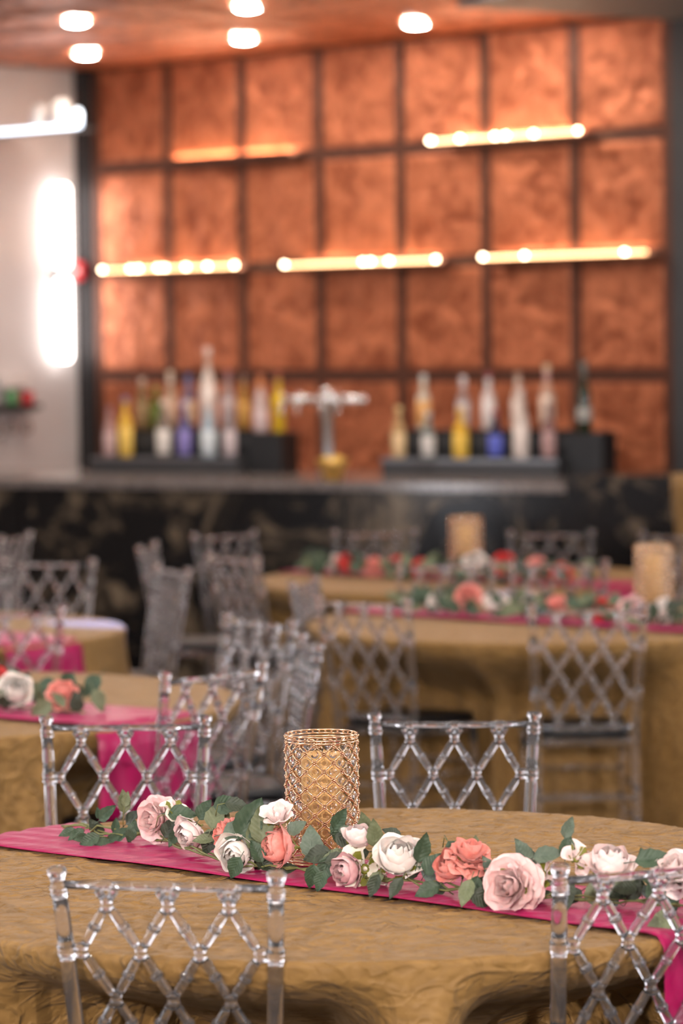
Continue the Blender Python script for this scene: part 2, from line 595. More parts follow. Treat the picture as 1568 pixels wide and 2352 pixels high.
def panel_mesh(size):
    """pressed copper tile: flat flange, raised bead, sunken field with leaf scrolls"""
    n = 26
    h = size / 2
    def height(x, y):
        d = h - max(abs(x), abs(y))
        z = 0.004
        def bump(c, w, a):
            t = (d - c) / w
            return a * (0.5 + 0.5 * math.cos(PI * t)) if abs(t) < 1 else 0.0
        z += bump(0.026, 0.020, 0.012) + bump(0.072, 0.016, 0.007)
        if d > 0.085:
            r = math.hypot(x, y)
            a = math.atan2(y, x)
            fall = min(1.0, (d - 0.085) / 0.03)
            z += fall * (0.005 * math.cos(4 * a + 16 * r) * math.sin(26 * r) + 0.003 * math.cos(8 * a - 30 * r))
        return z
    vs, fs = [], []
    for j in range(n + 1):
        for i in range(n + 1):
            x, y = -h + size * i / n, -h + size * j / n
            vs.append((x, -height(x, y), y))
    for j in range(n):
        for i in range(n):
            a = j * (n + 1) + i
            fs.append([a, a + 1, a + n + 2, a + n + 1])
    return mesh_from('panel', vs, fs)

pm = panel_mesh(PITCH_P - 0.075)
pm.materials.append(M['copper'])
for c in range(7):
    for r in range(5):
        zc = Z0 + PITCH_P * (r - 1.5)
        if zc - 0.3 < 0.25:
            continue
        put('panel', pm, None, wb, loc=(U0 + PITCH_P * (c + 0.5), -0.004, zc))
for c in range(8):
    put('batten', wbox(MB(), U0 + PITCH_P * c - 0.0375, U0 + PITCH_P * c + 0.0375, -0.01, 0.016, 0.3, 3.60, 0.004).mesh('batten', False), 'bronze', wb)
for r in range(5):
    z = Z0 + PITCH_P * (r - 1)
    put('batten', wbox(MB(), U0, U0 + PITCH_P * 7, -0.01, 0.019, z - 0.0375, min(z + 0.0375, 3.6), 0.004).mesh('batten', False), 'bronze', wb)

# black glossy corner post, charcoal pier, white side wall
t1 = struct('trim_1', wbox(MB(), -2.320, -2.160, -0.01, 0.03, 0, 3.60, 0.006).mesh('trim_1', False), 'black_gloss')
t1.matrix_world = WALL_M
t2 = struct('trim_2', wbox(MB(), 2.535, 3.3, -0.01, 0.04, 0, 3.60, 0.006).mesh('trim_2', False), 'grey_dark')
t2.matrix_world = WALL_M
ws = struct('wall_side', wbox(MB(), -2.46, -2.320, 0.0, 3.6, 0, CEIL).mesh('wall_side', False), 'white_wall')
ws.matrix_world = WALL_M

# copper tile ceiling over the bar
cc = struct('ceiling_copper', wbox(MB(), -2.33, 2.47, 0.02, 3.3, 3.592, 3.615).mesh('ceiling_copper', False), 'bronze')
cc.matrix_world = WALL_M
for i in range(7):
    for j in range(5):
        o = put('tile', pm, None, cc, loc=(U0 + PITCH_P * (i + 0.5), -(0.02 + PITCH_P * (j + 0.5)), 3.592), rot=(PI / 2, 0, 0))
# plain charcoal ceiling border beside the copper field
t3 = struct('trim_3', MB().add([(0.63, 16.94, 3.545), (1.93, 17.82, 3.545), (3.2, 16.0, 3.545), (1.6, 14.6, 3.545),
                               (0.63, 16.94, 3.615), (1.93, 17.82, 3.615), (3.2, 16.0, 3.615), (1.6, 14.6, 3.615)],
                              [[0, 1, 2, 3], [7, 6, 5, 4], [0, 4, 5, 1], [1, 5, 6, 2], [2, 6, 7, 3], [3, 7, 4, 0]]).mesh('trim_3', False), 'grey_mid')

# ------------------------------------------------------------------ ceiling downlights
ring_me = MB().lathe([(0.062, 0.0), (0.062, -0.012), (0.085, -0.012), (0.088, 0.0)], 24, cap=False).mesh('trim_ring')
dome_me = MB().lathe([(0.0, -0.020), (0.030, -0.019), (0.052, -0.014), (0.061, -0.003), (0.061, 0.0)], 24, cap=False).mesh('lens')
lens_me = MB().lathe([(0.0, -0.004), (0.030, -0.005), (0.063, -0.004), (0.063, 0.0)], 24, cap=False).mesh('lens')
BAR_TXT = ['round downlight in the copper ceiling above the white side wall end of the bar',
           'round downlight in the copper ceiling next to the black corner post',
           'round downlight near the front edge of the copper ceiling above the left bottle rack',
           'round downlight in the copper ceiling above the dim upper shelf',
           'round downlight in the copper ceiling above the beer tap']
for i, (x, y) in enumerate(BAR_LIGHTS):
    lab = BAR_TXT[i] if i < 5 else 'round downlight further out in the copper ceiling of the bar'
    t = thing('downlight', lab, 'downlight', (x, y, 3.575 if i != 6 else 3.575), group='downlights of the bar ceiling')
    put('trim_ring', ring_me, 'lamp_trim', t)
    put('lens', dome_me, 'lamp_dome', t)
for x, y in ROOM_LIGHTS:
    t = thing('downlight', 'round white downlight in the grey ceiling over the dining tables', 'downlight', (x, y, CEIL - 0.001),
              group='downlights over the tables')
    put('trim_ring', ring_me, 'lamp_trim', t)
    put('lens', lens_me, 'lamp_lens', t)

# housings of the added front lights on the rear wall
for (x, y, z), tx in zip(ADDED_FRONT, ('black front light added high on the rear wall, aimed over the left tables', 'black front light added high on the rear wall, aimed over the right tables')):
    t = thing('added_front_light', tx, 'added light', (x, y, z), group='added front lights')
    q = (Vector((x * 0.3, 8.0, 0.6)) - Vector((x, y, z))).to_track_quat('-Z', 'Y')
    put('barrel', MB().lathe([(0.085, 0.01), (0.085, 0.12), (0.06, 0.20), (0.0, 0.21)], 28, cap=False).mesh('barrel'), 'black_matt', t, rot=q)
    put('arm', MB().tube([(0, -0.17, 0.05), (0, -0.45, 0.10), (0, -0.60, 0.10)], 0.02, 10).mesh('arm'), 'steel', t)
# unseen linear pendants added over the tables for long highlights on the chairs
tube_me = MB().tube([(-1.5, 0, 0), (1.5, 0, 0)], 0.022, 12).mesh('light_tube')
house_me = MB().box((-1.52, -0.035, 0.018), (1.52, 0.035, 0.085), 0.006).mesh('housing', False)
wire_l = MB().tube([(0, 0, 0.08), (0, 0, 0.50)], 0.003, 6).mesh('hanger')
for y, tx in ((2.6, 'long white linear pendant added near the rear wall'), (5.4, 'long white linear pendant added before the lantern table'),
              (8.2, 'long white linear pendant added between the first tables'), (10.6, 'long white linear pendant added over the middle tables')):
    t = thing('added_linear_light', tx, 'pendant light', (0.0, y, 3.12), group='added linear lights')
    put('light_tube', tube_me, 'linear', t)
    put('housing', house_me, 'lamp_trim', t)
    for x in (-1.2, 1.2):
        put('hanger', wire_l, 'steel', t, loc=(x, 0, 0))

# ------------------------------------------------------------------ clear acrylic ballroom chair
# local frame: origin on the floor under the seat, chair faces +y, back at y = -0.27
def back_y(z):
    return -0.195 - 0.075 * max(0.0, (z - 0.45) / 0.465) ** 1.15
def half(z):
    return 0.170 + (z - 0.5) * 0.060
RAIL_Z, LOW_Z = 0.8935, 0.486
ROWS = [0.861, 0.775, 0.689, 0.603, 0.517]
def node_x(row, i):
    k = half(ROWS[row]) / half(ROWS[1])
    return (0.106 * (i - 1) if row % 2 == 0 else 0.106 * (i - 1.5)) * k

bar_me = MB().lathe([(0.0068, 0.0), (0.0084, 0.08), (0.0088, 0.42), (0.0088, 0.44), (0.0118, 0.455), (0.0118, 0.485), (0.0092, 0.492), (0.0092, 0.508),
                     (0.0118, 0.515), (0.0118, 0.545), (0.0088, 0.56), (0.0088, 0.58), (0.0084, 0.92), (0.0068, 1.0)], 12).mesh('lattice_bar')
stub_me = MB().lathe([(0.0078, 0.0), (0.0078, 1.0)], 10).mesh('lattice_stub')
joint_me = MB().lathe([(0.006, -0.013), (0.0115, -0.0115), (0.0128, -0.006), (0.0105, -0.001), (0.0105, 0.002), (0.0125, 0.006), (0.0112, 0.0115), (0.006, 0.0135)], 12).mesh('lattice_joint')
fin_me = MB().lathe([(0.0135, -0.030), (0.0165, -0.027), (0.0165, -0.021), (0.0138, -0.018), (0.0165, -0.014), (0.0165, -0.009), (0.0135, -0.005),
                     (0.0132, 0.004), (0.0155, 0.008), (0.0172, 0.014), (0.0172, 0.021), (0.0150, 0.024), (0.0, 0.025)], 16, cap=False).mesh('finial')
def post_mesh(s):
    pts, rad = [], []
    zs = [0.0, 0.02, 0.10, 0.20, 0.30, 0.40, 0.44, 0.50]
    def add(z, r):
        x = half(z) if z > 0.5 else 0.170 + 0.006 * (0.5 - z)
        y = back_y(z) if z >= 0.45 else -0.195 - 0.055 * ((0.45 - z) / 0.45) ** 1.6
        pts.append((s * x, y, z)); rad.append(r)
    for z in zs:
        add(z, 0.0125 if z < 0.1 else 0.0140)
    for zr in (ROWS[3], ROWS[1]):
        add(zr - 0.020, 0.0140); add(zr - 0.012, 0.0142); add(zr - 0.010, 0.0168); add(zr - 0.003, 0.0168)
        add(zr, 0.0148); add(zr + 0.003, 0.0168); add(zr + 0.010, 0.0168); add(zr + 0.012, 0.0142); add(zr + 0.04, 0.0142)
    add(0.84, 0.0138); add(0.8695, 0.0135)
    return MB().tube(pts, rad, 14).mesh('back_post')
post_me = [post_mesh(-1), post_mesh(1)]
def rail_mesh(z, rings):
    w = half(z) - 0.0132
    prof = []
    pts, rad = [], []
    xs = [-w, w]
    keys = [(-w, 0.0076), (w, 0.0076)]
    for c in rings:
        keys += [(c - 0.011, 0.0076), (c - 0.008, 0.0098), (c - 0.003, 0.0098), (c, 0.0082), (c + 0.003, 0.0098), (c + 0.008, 0.0098), (c + 0.011, 0.0076)]
    keys.sort()
    return MB().tube([(x, 0, 0) for x, r in keys], [r for x, r in keys], 12).mesh('rail')
top_me = rail_mesh(RAIL_Z, [-0.110, 0.0, 0.110])
low_me = rail_mesh(LOW_Z, [-0.098, 0.0, 0.098])
def seat_mesh(z0, z1, inset, rnd, name):
    """soft trapezoid slab"""
    def outline(sh):
        base = [(-0.165 + sh, -0.185 + sh), (0.165 - sh, -0.185 + sh), (0.198 - sh, 0.195 - sh), (-0.198 + sh, 0.195 - sh)]
        pts = []
        r = 0.035
        for k in range(4):
            p, a, b = Vector(base[k]), Vector(base[k - 1]), Vector(base[(k + 1) % 4])
            u, v = (a - p).normalized(), (b - p).normalized()
            for q in range(5):
                t = q / 4
                pts.append(p + u * r * (1 - t) ** 2 + v * r * t ** 2)
        return pts
    prof = [(inset + rnd, z0), (inset + rnd * 0.3, z0 + rnd * 0.3), (inset, z0 + rnd), (inset, z1 - rnd), (inset + rnd * 0.3, z1 - rnd * 0.3), (inset + rnd, z1)]
    vs, fs = [], []
    for sh, z in prof:
        vs += [(p.x, p.y, z) for p in outline(sh)]
    n = 20
    for i in range(len(prof) - 1):
        for k in range(n):
            fs.append([i * n + k, i * n + (k + 1) % n, (i + 1) * n + (k + 1) % n, (i + 1) * n + k])
    fs.append(list(reversed(range(n))))
    fs.append([(len(prof) - 1) * n + k for k in range(n)])
    return mesh_from(name, vs, fs)
seat_me = seat_mesh(0.418, 0.446, 0.0, 0.006, 'seat')
cush_me = seat_mesh(0.4465, 0.482, 0.012, 0.014, 'cushion')
def leg_mesh():
    return MB().lathe([(0.0105, 0.0), (0.0125, 0.02), (0.0125, 0.10), (0.0165, 0.11), (0.0165, 0.12), (0.013, 0.13), (0.0145, 0.24), (0.0145, 0.30),
                       (0.0175, 0.31), (0.0175, 0.325), (0.0145, 0.335), (0.0145, 0.418)], 14).mesh('front_leg')
leg_me = leg_mesh()
for me in (bar_me, stub_me, joint_me, fin_me, post_me[0], post_me[1], top_me, low_me, seat_me, leg_me):
    me.materials.append(M['acrylic'])
cush_me.materials.append(M['cushion'])

def span(name, me, a, b, parent):
    a, b = Vector(a), Vector(b)
    d = b - a
    return put(name, me, None, parent, loc=a, rot=Vector((0, 0, 1)).rotation_difference(d.normalized()), scale=(1, 1, d.length))

def make_chair():
    t = thing('ballroom_chair', '', 'chair')
    for s in (0, 1):
        put('back_post', post_me[s], None, t)
        sg = -1 if s == 0 else 1
        put('finial', fin_me, None, t, loc=(sg * half(0.9), back_y(0.9), 0.9), rot=(0.12, sg * 0.06, 0))
    put('top_rail', top_me, None, t, loc=(0, back_y(RAIL_Z), RAIL_Z))
    put('bottom_rail', low_me, None, t, loc=(0, back_y(LOW_Z), LOW_Z))
    P = [[Vector((node_x(r, i), back_y(ROWS[r]), ROWS[r])) for i in range(3 if r % 2 == 0 else 4)] for r in range(5)]
    for r in range(5):
        for p in P[r]:
            put('lattice_joint', joint_me, None, t, loc=p)
    for r in range(4):
        up, dn = P[r], P[r + 1]
        for i in range(3):
            if r % 2 == 0:
                prs = ((up[i], dn[i]), (up[i], dn[i + 1]))
            else:
                prs = ((up[i], dn[i]), (up[i + 1], dn[i]))
            for a, b in prs:
                d = (b - a).normalized()
                span('lattice_bar', bar_me, a + d * 0.0112, b - d * 0.0112, t)
    def trimmed(name, p, q, ra, rb):
        p, q = Vector(p), Vector(q)
        d = (q - p).normalized()
        span(name, stub_me, p + d * ra, q - d * rb, t)
    for p in P[0]:
        for s in (-1, 1):
            trimmed('lattice_stub', p, (p.x + s * 0.020, back_y(RAIL_Z), RAIL_Z), 0.0105, 0.0085)
    for p in P[4]:
        for s in (-1, 1):
            trimmed('lattice_stub', p, (p.x + s * 0.017, back_y(LOW_Z), LOW_Z), 0.0105, 0.0085)
    for r in (1, 3):
        for s, p in ((-1, P[r][0]), (1, P[r][3])):
            trimmed('lattice_stub', p, (s * half(ROWS[r]), back_y(ROWS[r]), ROWS[r]), 0.0105, 0.0150)
    put('seat', seat_me, None, t)
    put('cushion', cush_me, None, t)
    for s in (-1, 1):
        put('front_leg', leg_me, None, t, loc=(s * 0.176, 0.172, 0))
        for z in (0.16, 0.27):
            span('stretcher', bar_me, (s * 0.173, -0.215, z), (s * 0.176, 0.172, z), t)
    span('stretcher', bar_me, (-0.176, 0.172, 0.30), (0.176, 0.172, 0.30), t)
    span('stretcher', bar_me, (-0.176, 0.172, 0.20), (0.176, 0.172, 0.20), t)
    span('stretcher', bar_me, (-0.172, -0.213, 0.24), (0.172, -0.213, 0.24), t)
    return t

# (x, y of the back top, turn in degrees, label)
CHAIRS = [
    ((-0.310, 5.596), -11, 'clear acrylic ballroom chair pushed against the lantern table, its back away from the bar'),
    ((0.552, 5.680), 22, 'clear acrylic lattice chair beside the draped end of the fuchsia runner on the lantern table'),
    ((-0.534, 7.955), 178, 'clear acrylic chair facing the lantern, in front of the fuchsia drape of the next table'),
    ((0.270, 7.945), 177, 'clear acrylic chair facing the lantern table on its bar side, right of the lantern'),
    ((0.844, 11.194), 3, 'clear acrylic chair with black cushion at the gold table with the second lantern'),
    ((0.070, 11.60), -36, 'clear acrylic chair turned towards the corner of the table with the second lantern'),
    ((-0.150, 12.56), -103, 'clear acrylic chair seen edge on at the end of the table with the second lantern'),
    ((-0.277, 10.832), 126, 'clear acrylic chair angled at the bar side of the table with red roses'),
    ((-0.360, 9.125), 48, 'clear acrylic chair angled beside the draped runner of the table with red roses'),
    ((-0.100, 10.007), 98, 'clear acrylic chair seen edge on at the end of the table with red roses'),
    ((-0.695, 13.403), 112, 'clear acrylic chair with blue glints, edge on beside the table lit by a blue spot'),
    ((-0.890, 14.90), -97, 'clear acrylic chair pulled out in the aisle before the dark marble bar'),
    ((-0.570, 15.77), -135, 'clear acrylic chair at the bar-side corner of the table nearest the bar'),
    ((-0.470, 14.05), -56, 'clear acrylic chair angled at the aisle end of the table nearest the bar'),
    ((-1.25, 13.92), 167, 'clear acrylic chair on the bar side of the table lit by a blue spot'),
    ((-1.580, 15.80), 75, 'clear acrylic chair nearly edge on in front of the left part of the bar'),
    ((-1.170, 11.28), 12, 'clear acrylic chair before the fuchsia drape of the blue-lit table'),
    ((0.159, 15.86), 186, 'clear acrylic chair against the bar, behind the table nearest the bar, beside its lantern'),
    ((1.000, 15.62), 176, 'clear acrylic chair against the bar, between the two distant crystal lanterns'),
    ((1.600, 15.35), 158, 'clear acrylic chair in front of the gold draped cocktail table'),
    ((0.430, 13.47), 3, 'clear acrylic chair between the two far round tables, under the lantern nearest the bar'),
    ((0.890, 13.45), -4, 'clear acrylic chair between the two far round tables, beside the rose garland'),
    ((1.520, 13.95), 45, 'clear acrylic chair behind the second crystal lantern'),
]
proto = make_chair()
for i, ((x, y), deg, lab) in enumerate(CHAIRS):
    o = proto if i == 0 else copy_tree(proto)
    a = math.radians(deg)
    fx, fy = -math.sin(a), math.cos(a)
    o.location = (x + fx * 0.27, y + fy * 0.27, 0)
    o.rotation_euler = (0, 0, a)
    tag(o, lab, 'chair', 'clear acrylic ballroom chairs')

# ------------------------------------------------------------------ tables, cloths, runners
TABLE_R, TOP_Z = 0.925, 0.755
CLOTH_R = 0.934
TABLES = [  # centre, fine, cloth label, runner label, table label
    ((0.01, 6.53), True, 'gold crinkled tablecloth under the sharp crystal lantern', 'fuchsia satin runner under the sharp pink and white rose garland', 'lantern table'),
    ((-1.25, 9.80), False, 'gold tablecloth of the table with red, coral and white roses', 'fuchsia satin runner hanging in a bright drape behind a clear chair', 'table with red roses'),
    ((-1.76, 12.30), False, 'gold tablecloth with a patch of blue light on its rim', 'fuchsia satin runner on the table lit by a blue spot', 'table lit by a blue spot'),
    ((0.80, 12.42), False, 'gold tablecloth under the second crystal lantern and a long rose garland', 'fuchsia satin runner beneath the blurred garland at the second lantern', 'table with the second lantern'),
    ((0.53, 14.70), False, 'gold tablecloth of the round table nearest the bar', 'fuchsia satin runner on the round table nearest the bar', 'table nearest the bar'),
]
def chair_dents(cx, cy):
    out = []
    for (x, y), deg, lab in CHAIRS:
        d = math.hypot(x - cx, y - cy)
        a = math.radians(deg)
        f = Vector((-math.sin(a), math.cos(a)))
        to = Vector((cx - x, cy - y)).normalized()
        if d < 1.5 and f.dot(to) > 0.6:
            # centre of the seat seen from the table
            sx, sy = x + f.x * 0.27 - cx, y + f.y * 0.27 - cy
            front = math.hypot(x + f.x * 0.50 - cx, y + f.y * 0.50 - cy)
            dep = CLOTH_R + 0.05 - front
            if dep > 0:
                out.append((math.atan2(sy, sx), min(dep, 0.50), front))
    return out
def smooth(t):
    t = max(0.0, min(1.0, t))
    return t * t * (3 - 2 * t)
class Cloth:
    def __init__(self, cx, cy, seed):
        self.c = Vector((cx, cy, 0))
        self.d = chair_dents(cx, cy)
        self.s = seed
    def fold(self, a):
        p = Vector((math.cos(a) * 2.2, math.sin(a) * 2.2, self.s * 7.3))
        return 0.55 * math.sin(a * 9 + 3 * noise.noise(p)) + 0.45 * math.sin(a * 17 + 4 * noise.noise(p * 1.7) + self.s)
    def radius(self, a, z, dents=True):
        drop = (TOP_Z - z) / TOP_Z
        r = CLOTH_R + 0.045 * drop + self.fold(a) * 0.040 * smooth(drop * 1.6)
        cut = 0.0
        for b, dep, front in self.d:
            da = (a - b + PI) % (2 * PI) - PI
            w = smooth((0.48 - abs(da)) / 0.17)
            cut = max(cut, w * (dep + 0.06))
        if dents:
            r -= cut * smooth((0.735 - z) / 0.235)
        return r
    def wrinkle(self, x, y):
        w = noise.noise(Vector((x * 3, y * 3, 1.3 + self.s)))
        q = Vector((x * 6.0 + w, y * 11.0 + x * 2.0 + w, self.s * 3.1))
        n1 = max(0.0, 1 - abs(noise.noise(q)) * 5.5) ** 1.4
        q2 = Vector((x * 13.0 + y * 6 + w, y * 25.0 - x * 7.0, self.s * 5.7))
        n2 = max(0.0, 1 - abs(noise.noise(q2)) * 4.5) ** 1.4
        n3 = max(0.0, 1 - abs(noise.noise(Vector((x * 24.0 - y * 9, y * 47.0 + x * 11.0, self.s)))) * 2.4) ** 2
        return 0.0048 * n1 + 0.0034 * n2 + 0.0014 * n3
def cloth_mesh(cl, fine):
    na = 860 if fine else 200
    rings = ([CLOTH_R * k / 210 for k in range(1, 210)] if fine else [CLOTH_R * k / 16 for k in range(1, 16)])
    vs, fs = [Vector((0, 0, TOP_Z + 0.004))], []
    def top(r, a):
        x, y = r * math.cos(a), r * math.sin(a)
        e = smooth((CLOTH_R - r) / 0.06)
        w = cl.wrinkle(x, y) * (0.4 + 0.6 * e) if fine else 0.0
        return (x, y, TOP_Z + 0.004 + w)
    for r in rings:
        for k in range(na):
            vs.append(top(r, 2 * PI * k / na))
    prof = []
    for q in range(1, 6):
        t = q / 5 * PI / 2
        prof.append((0.010 * math.sin(t) - 0.006, TOP_Z + 0.004 - 0.012 * (1 - math.cos(t))))
    nz = 44 if fine else 22
    zs = [TOP_Z - 0.010 - (TOP_Z - 0.022) * (q / nz) for q in range(1, nz + 1)]
    for dr, z in prof:
        for k in range(na):
            a = 2 * PI * k / na
            r = CLOTH_R + dr
            vs.append((r * math.cos(a), r * math.sin(a), z))
    for z in zs:
        for k in range(na):
            a = 2 * PI * k / na
            r = cl.radius(a, z)
            if fine:
                r += 0.0025 * (1 - 2 * abs(noise.noise(Vector((math.cos(a) * 16 + z * 9, math.sin(a) * 16, z * 14)))))
            vs.append((r * math.cos(a), r * math.sin(a), z))
    for k in range(na):
        fs.append([0, 1 + k, 1 + (k + 1) % na])
    nr = len(rings) + len(prof) + len(zs)
    for i in range(nr - 1):
        for k in range(na):
            a = 1 + i * na
            b = a + na
            fs.append([a + k, b + k, b + (k + 1) % na, a + (k + 1) % na])
    return mesh_from('tablecloth', vs, fs)
RUN_A = math.radians(-41)
RD = Vector((math.cos(RUN_A), math.sin(RUN_A)))
RP = Vector((-RD.y, RD.x))
def runner_mesh(cl, off, width, drop, fine):
    nt = 24 if fine else 10
    nl = 200 if fine else 60
    vs, fs = [], []
    for i in range(nl + 1):
        s = -1 + 2 * i / nl
        for j in range(nt + 1):
            t = off + width * (j / nt - 0.5)
            L = math.sqrt((CLOTH_R + 0.004) ** 2 - t * t)
            full = L + drop
            d = abs(s) * full
            sg = 1 if s > 0 else -1
            if d <= L:
                p = RD * (sg * d) + RP * t
                wv = 0.0035 * math.sin(d * sg * 23 + t * 60) * noise.noise(Vector((d * sg * 5, t * 9, 2.0 + cl.s))) + 0.002 * math.sin(t * 95 + d * 9)
                z = TOP_Z + 0.0165 + max(-0.002, wv) - 0.004 * smooth((d - L + 0.03) / 0.03)
                vs.append((p.x, p.y, z))
            else:
                z = TOP_Z - 0.002 - (d - L)
                p0 = RD * (sg * L) + RP * t
                a = math.atan2(p0.y, p0.x)
                r = max(cl.radius(a, max(z, 0.02), False), cl.radius(a, max(z - 0.02, 0.02), False)) + 0.014
                vs.append((r * math.cos(a), r * math.sin(a), z))
    for i in range(nl):
        for j in range(nt):
            a = i * (nt + 1) + j
            fs.append([a, a + 1, a + nt + 2, a + nt + 1])
    return mesh_from('table_runner', vs, fs)
CLOTHS = []
for i, ((cx, cy), fine, lab, rlab, tl) in enumerate(TABLES):
    cl = Cloth(cx, cy, i + 1)
    CLOTHS.append(cl)
    t = thing('round_table', 'round board table hidden under the gold cloth of the ' + tl, 'table', (cx, cy, 0), group='round banquet tables')
    put('tabletop', MB().lathe([(0.0, TOP_Z - 0.032), (TABLE_R - 0.01, TOP_Z - 0.032), (TABLE_R, TOP_Z - 0.022), (TABLE_R, TOP_Z - 0.008), (TABLE_R - 0.008, TOP_Z), (0.0, TOP_Z)], 48, cap=False).mesh('tabletop'), 'wood', t)
    for k in range(4):
        a = PI / 4 + k * PI / 2
        put('leg', MB().tube([(0.22 * math.cos(a), 0.22 * math.sin(a), TOP_Z - 0.03), (0.30 * math.cos(a), 0.30 * math.sin(a), 0.0)], 0.016).mesh('leg'), 'steel', t)
    c = put('tablecloth', cloth_mesh(cl, fine), 'gold', None, loc=(cx, cy, 0))
    tag(c, lab, 'tablecloth', 'gold tablecloths')
    r = put('table_runner', runner_mesh(cl, *((-0.055, 0.32), (0.0, 0.40), (-0.02, 0.36), (-0.04, 0.34), (-0.04, 0.34))[i], 0.25, fine), 'pink', None, loc=(cx, cy, 0))
    sm = r.modifiers.new('thickness', 'SOLIDIFY'); sm.thickness = 0.0016; sm.offset = 1
    tag(r, rlab, 'table runner', 'fuchsia runners')

# ------------------------------------------------------------------ crystal lanterns with pillar candles
LR, LH, NC, DV = 0.0735, 0.262, 12, 0.0374
wire = MB()
node_pts, bead_pts = [], []
zb, zt = 0.016, LH - 0.016
nrow = 13
step = (zt - zb) / nrow
def lp(col, z, r=LR):
    a = 2 * PI * col / (2 * NC)
    return Vector((r * math.cos(a), r * math.sin(a), z))
for r in range(nrow + 1):
    for c in range(2 * NC):
        z = zb + r * step
        if (c + r) % 2 == 0:
            node_pts.append((lp(c, z), c))
            if r < nrow:
                for dc in (-1, 1):
                    a, b = lp(c, z), lp(c + dc, z + step)
                    wire.tube([a, (a + b) / 2 * 1.004, b], 0.0016, 6)
        else:
            if 0 < r < nrow:
                bead_pts.append((lp(c, z, LR - 0.002), c))
ros = MB().ball((0, 0, 0.0026), 0.0023, 1)
for k in range(6):
    ros.ball((0.0042 * math.cos(k * PI / 3), 0.0042 * math.sin(k * PI / 3), 0.0010), 0.0022, 1)
ros_me = ros.mesh('rosette')
bead_me = MB().lathe([(0.0, -0.0030), (0.0045, -0.0026), (0.0080, -0.0012), (0.0086, 0.0), (0.0080, 0.0012), (0.0045, 0.0026), (0.0, 0.0030)], 10, cap=False).mesh('crystal_bead', False)
wire_me = wire.mesh('lattice_frame')
def hoop(z, r, rad):
    return [(r * math.cos(2 * PI * k / 64), r * math.sin(2 * PI * k / 64), z) for k in range(64)], rad
def hoops(zs):
    mb = MB()
    for z, r in zs:
        p, _ = hoop(z, r, 0)
        mb.tube(p, 0.0019, 8, closed=True)
    return mb
rim_me = hoops([(LH, LR), (LH - 0.007, LR + 0.001), (LH - 0.013, LR + 0.0005)])
for k in range(36):
    a = 2 * PI * k / 36
    rim_me.ball(((LR + 0.0015) * math.cos(a), (LR + 0.0015) * math.sin(a), LH - 0.0035), 0.0022, 1)
rim_me = rim_me.mesh('rim')
base_me = hoops([(0.0022, LR), (0.008, LR + 0.001), (0.014, LR)])
base_me.lathe([(0.0, 0.0006), (LR - 0.001, 0.0006), (LR - 0.001, 0.003), (0.0, 0.003)], 40, cap=False)
base_me = base_me.mesh('base')
for me in (wire_me, ros_me, rim_me, base_me):
    me.materials.append(M['gold_metal'])
bead_me.materials.append(M['crystal'])
wax_me = MB().lathe([(0.0, 0.0), (0.040, 0.0), (0.042, 0.002), (0.042, 0.216), (0.039, 0.220), (0.033, 0.218), (0.0, 0.216)], 40, cap=False).mesh('wax')
wick_me = MB().tube([(0, 0, 0.215), (0.001, 0, 0.223), (0.003, 0, 0.229)], 0.0011, 6).mesh('wick')
def make_lantern():
    t = thing('crystal_lantern', '', 'lantern')
    put('lattice_frame', wire_me, None, t)
    put('rim', rim_me, None, t)
    put('base', base_me, None, t)
    for p, c in node_pts:
        a = 2 * PI * c / (2 * NC)
        put('rosette', ros_me, None, t, loc=p * 1.0, rot=Euler((0, PI / 2, a)))
    for p, c in bead_pts:
        a = 2 * PI * c / (2 * NC)
        put('crystal_bead', bead_me, None, t, loc=p, rot=Euler((0, PI / 2, a)))
    return t
LANTERNS = [((-0.046, 6.605), 'sharp gold wire lantern with crystal beads among the pink roses', 'amber pillar candle inside the sharp crystal lantern'),
            ((0.56, 14.72), 'blurred gold crystal lantern on the table nearest the bar', 'amber pillar candle inside the lantern on the table nearest the bar'),
            ((1.20, 12.55), 'blurred crystal lantern with large bokeh glints beside the far rose garland', 'amber pillar candle inside the lantern beside the far rose garland')]
lproto = make_lantern()
lproto.rotation_euler = (0, 0, math.radians(4))
for i, ((x, y), lab, clab) in enumerate(LANTERNS):
    o = lproto if i == 0 else copy_tree(lproto)
    z = TOP_Z + (0.0185 if i == 0 else 0.0190)
    o.location = (x, y, z)
    tag(o, lab, 'lantern', 'crystal lanterns')
    c = thing('pillar_candle', clab, 'candle', (x, y, z + 0.0032), group='pillar candles')
    put('wax', wax_me, 'wax', c)
    put('wick', wick_me, 'black_matt', c)

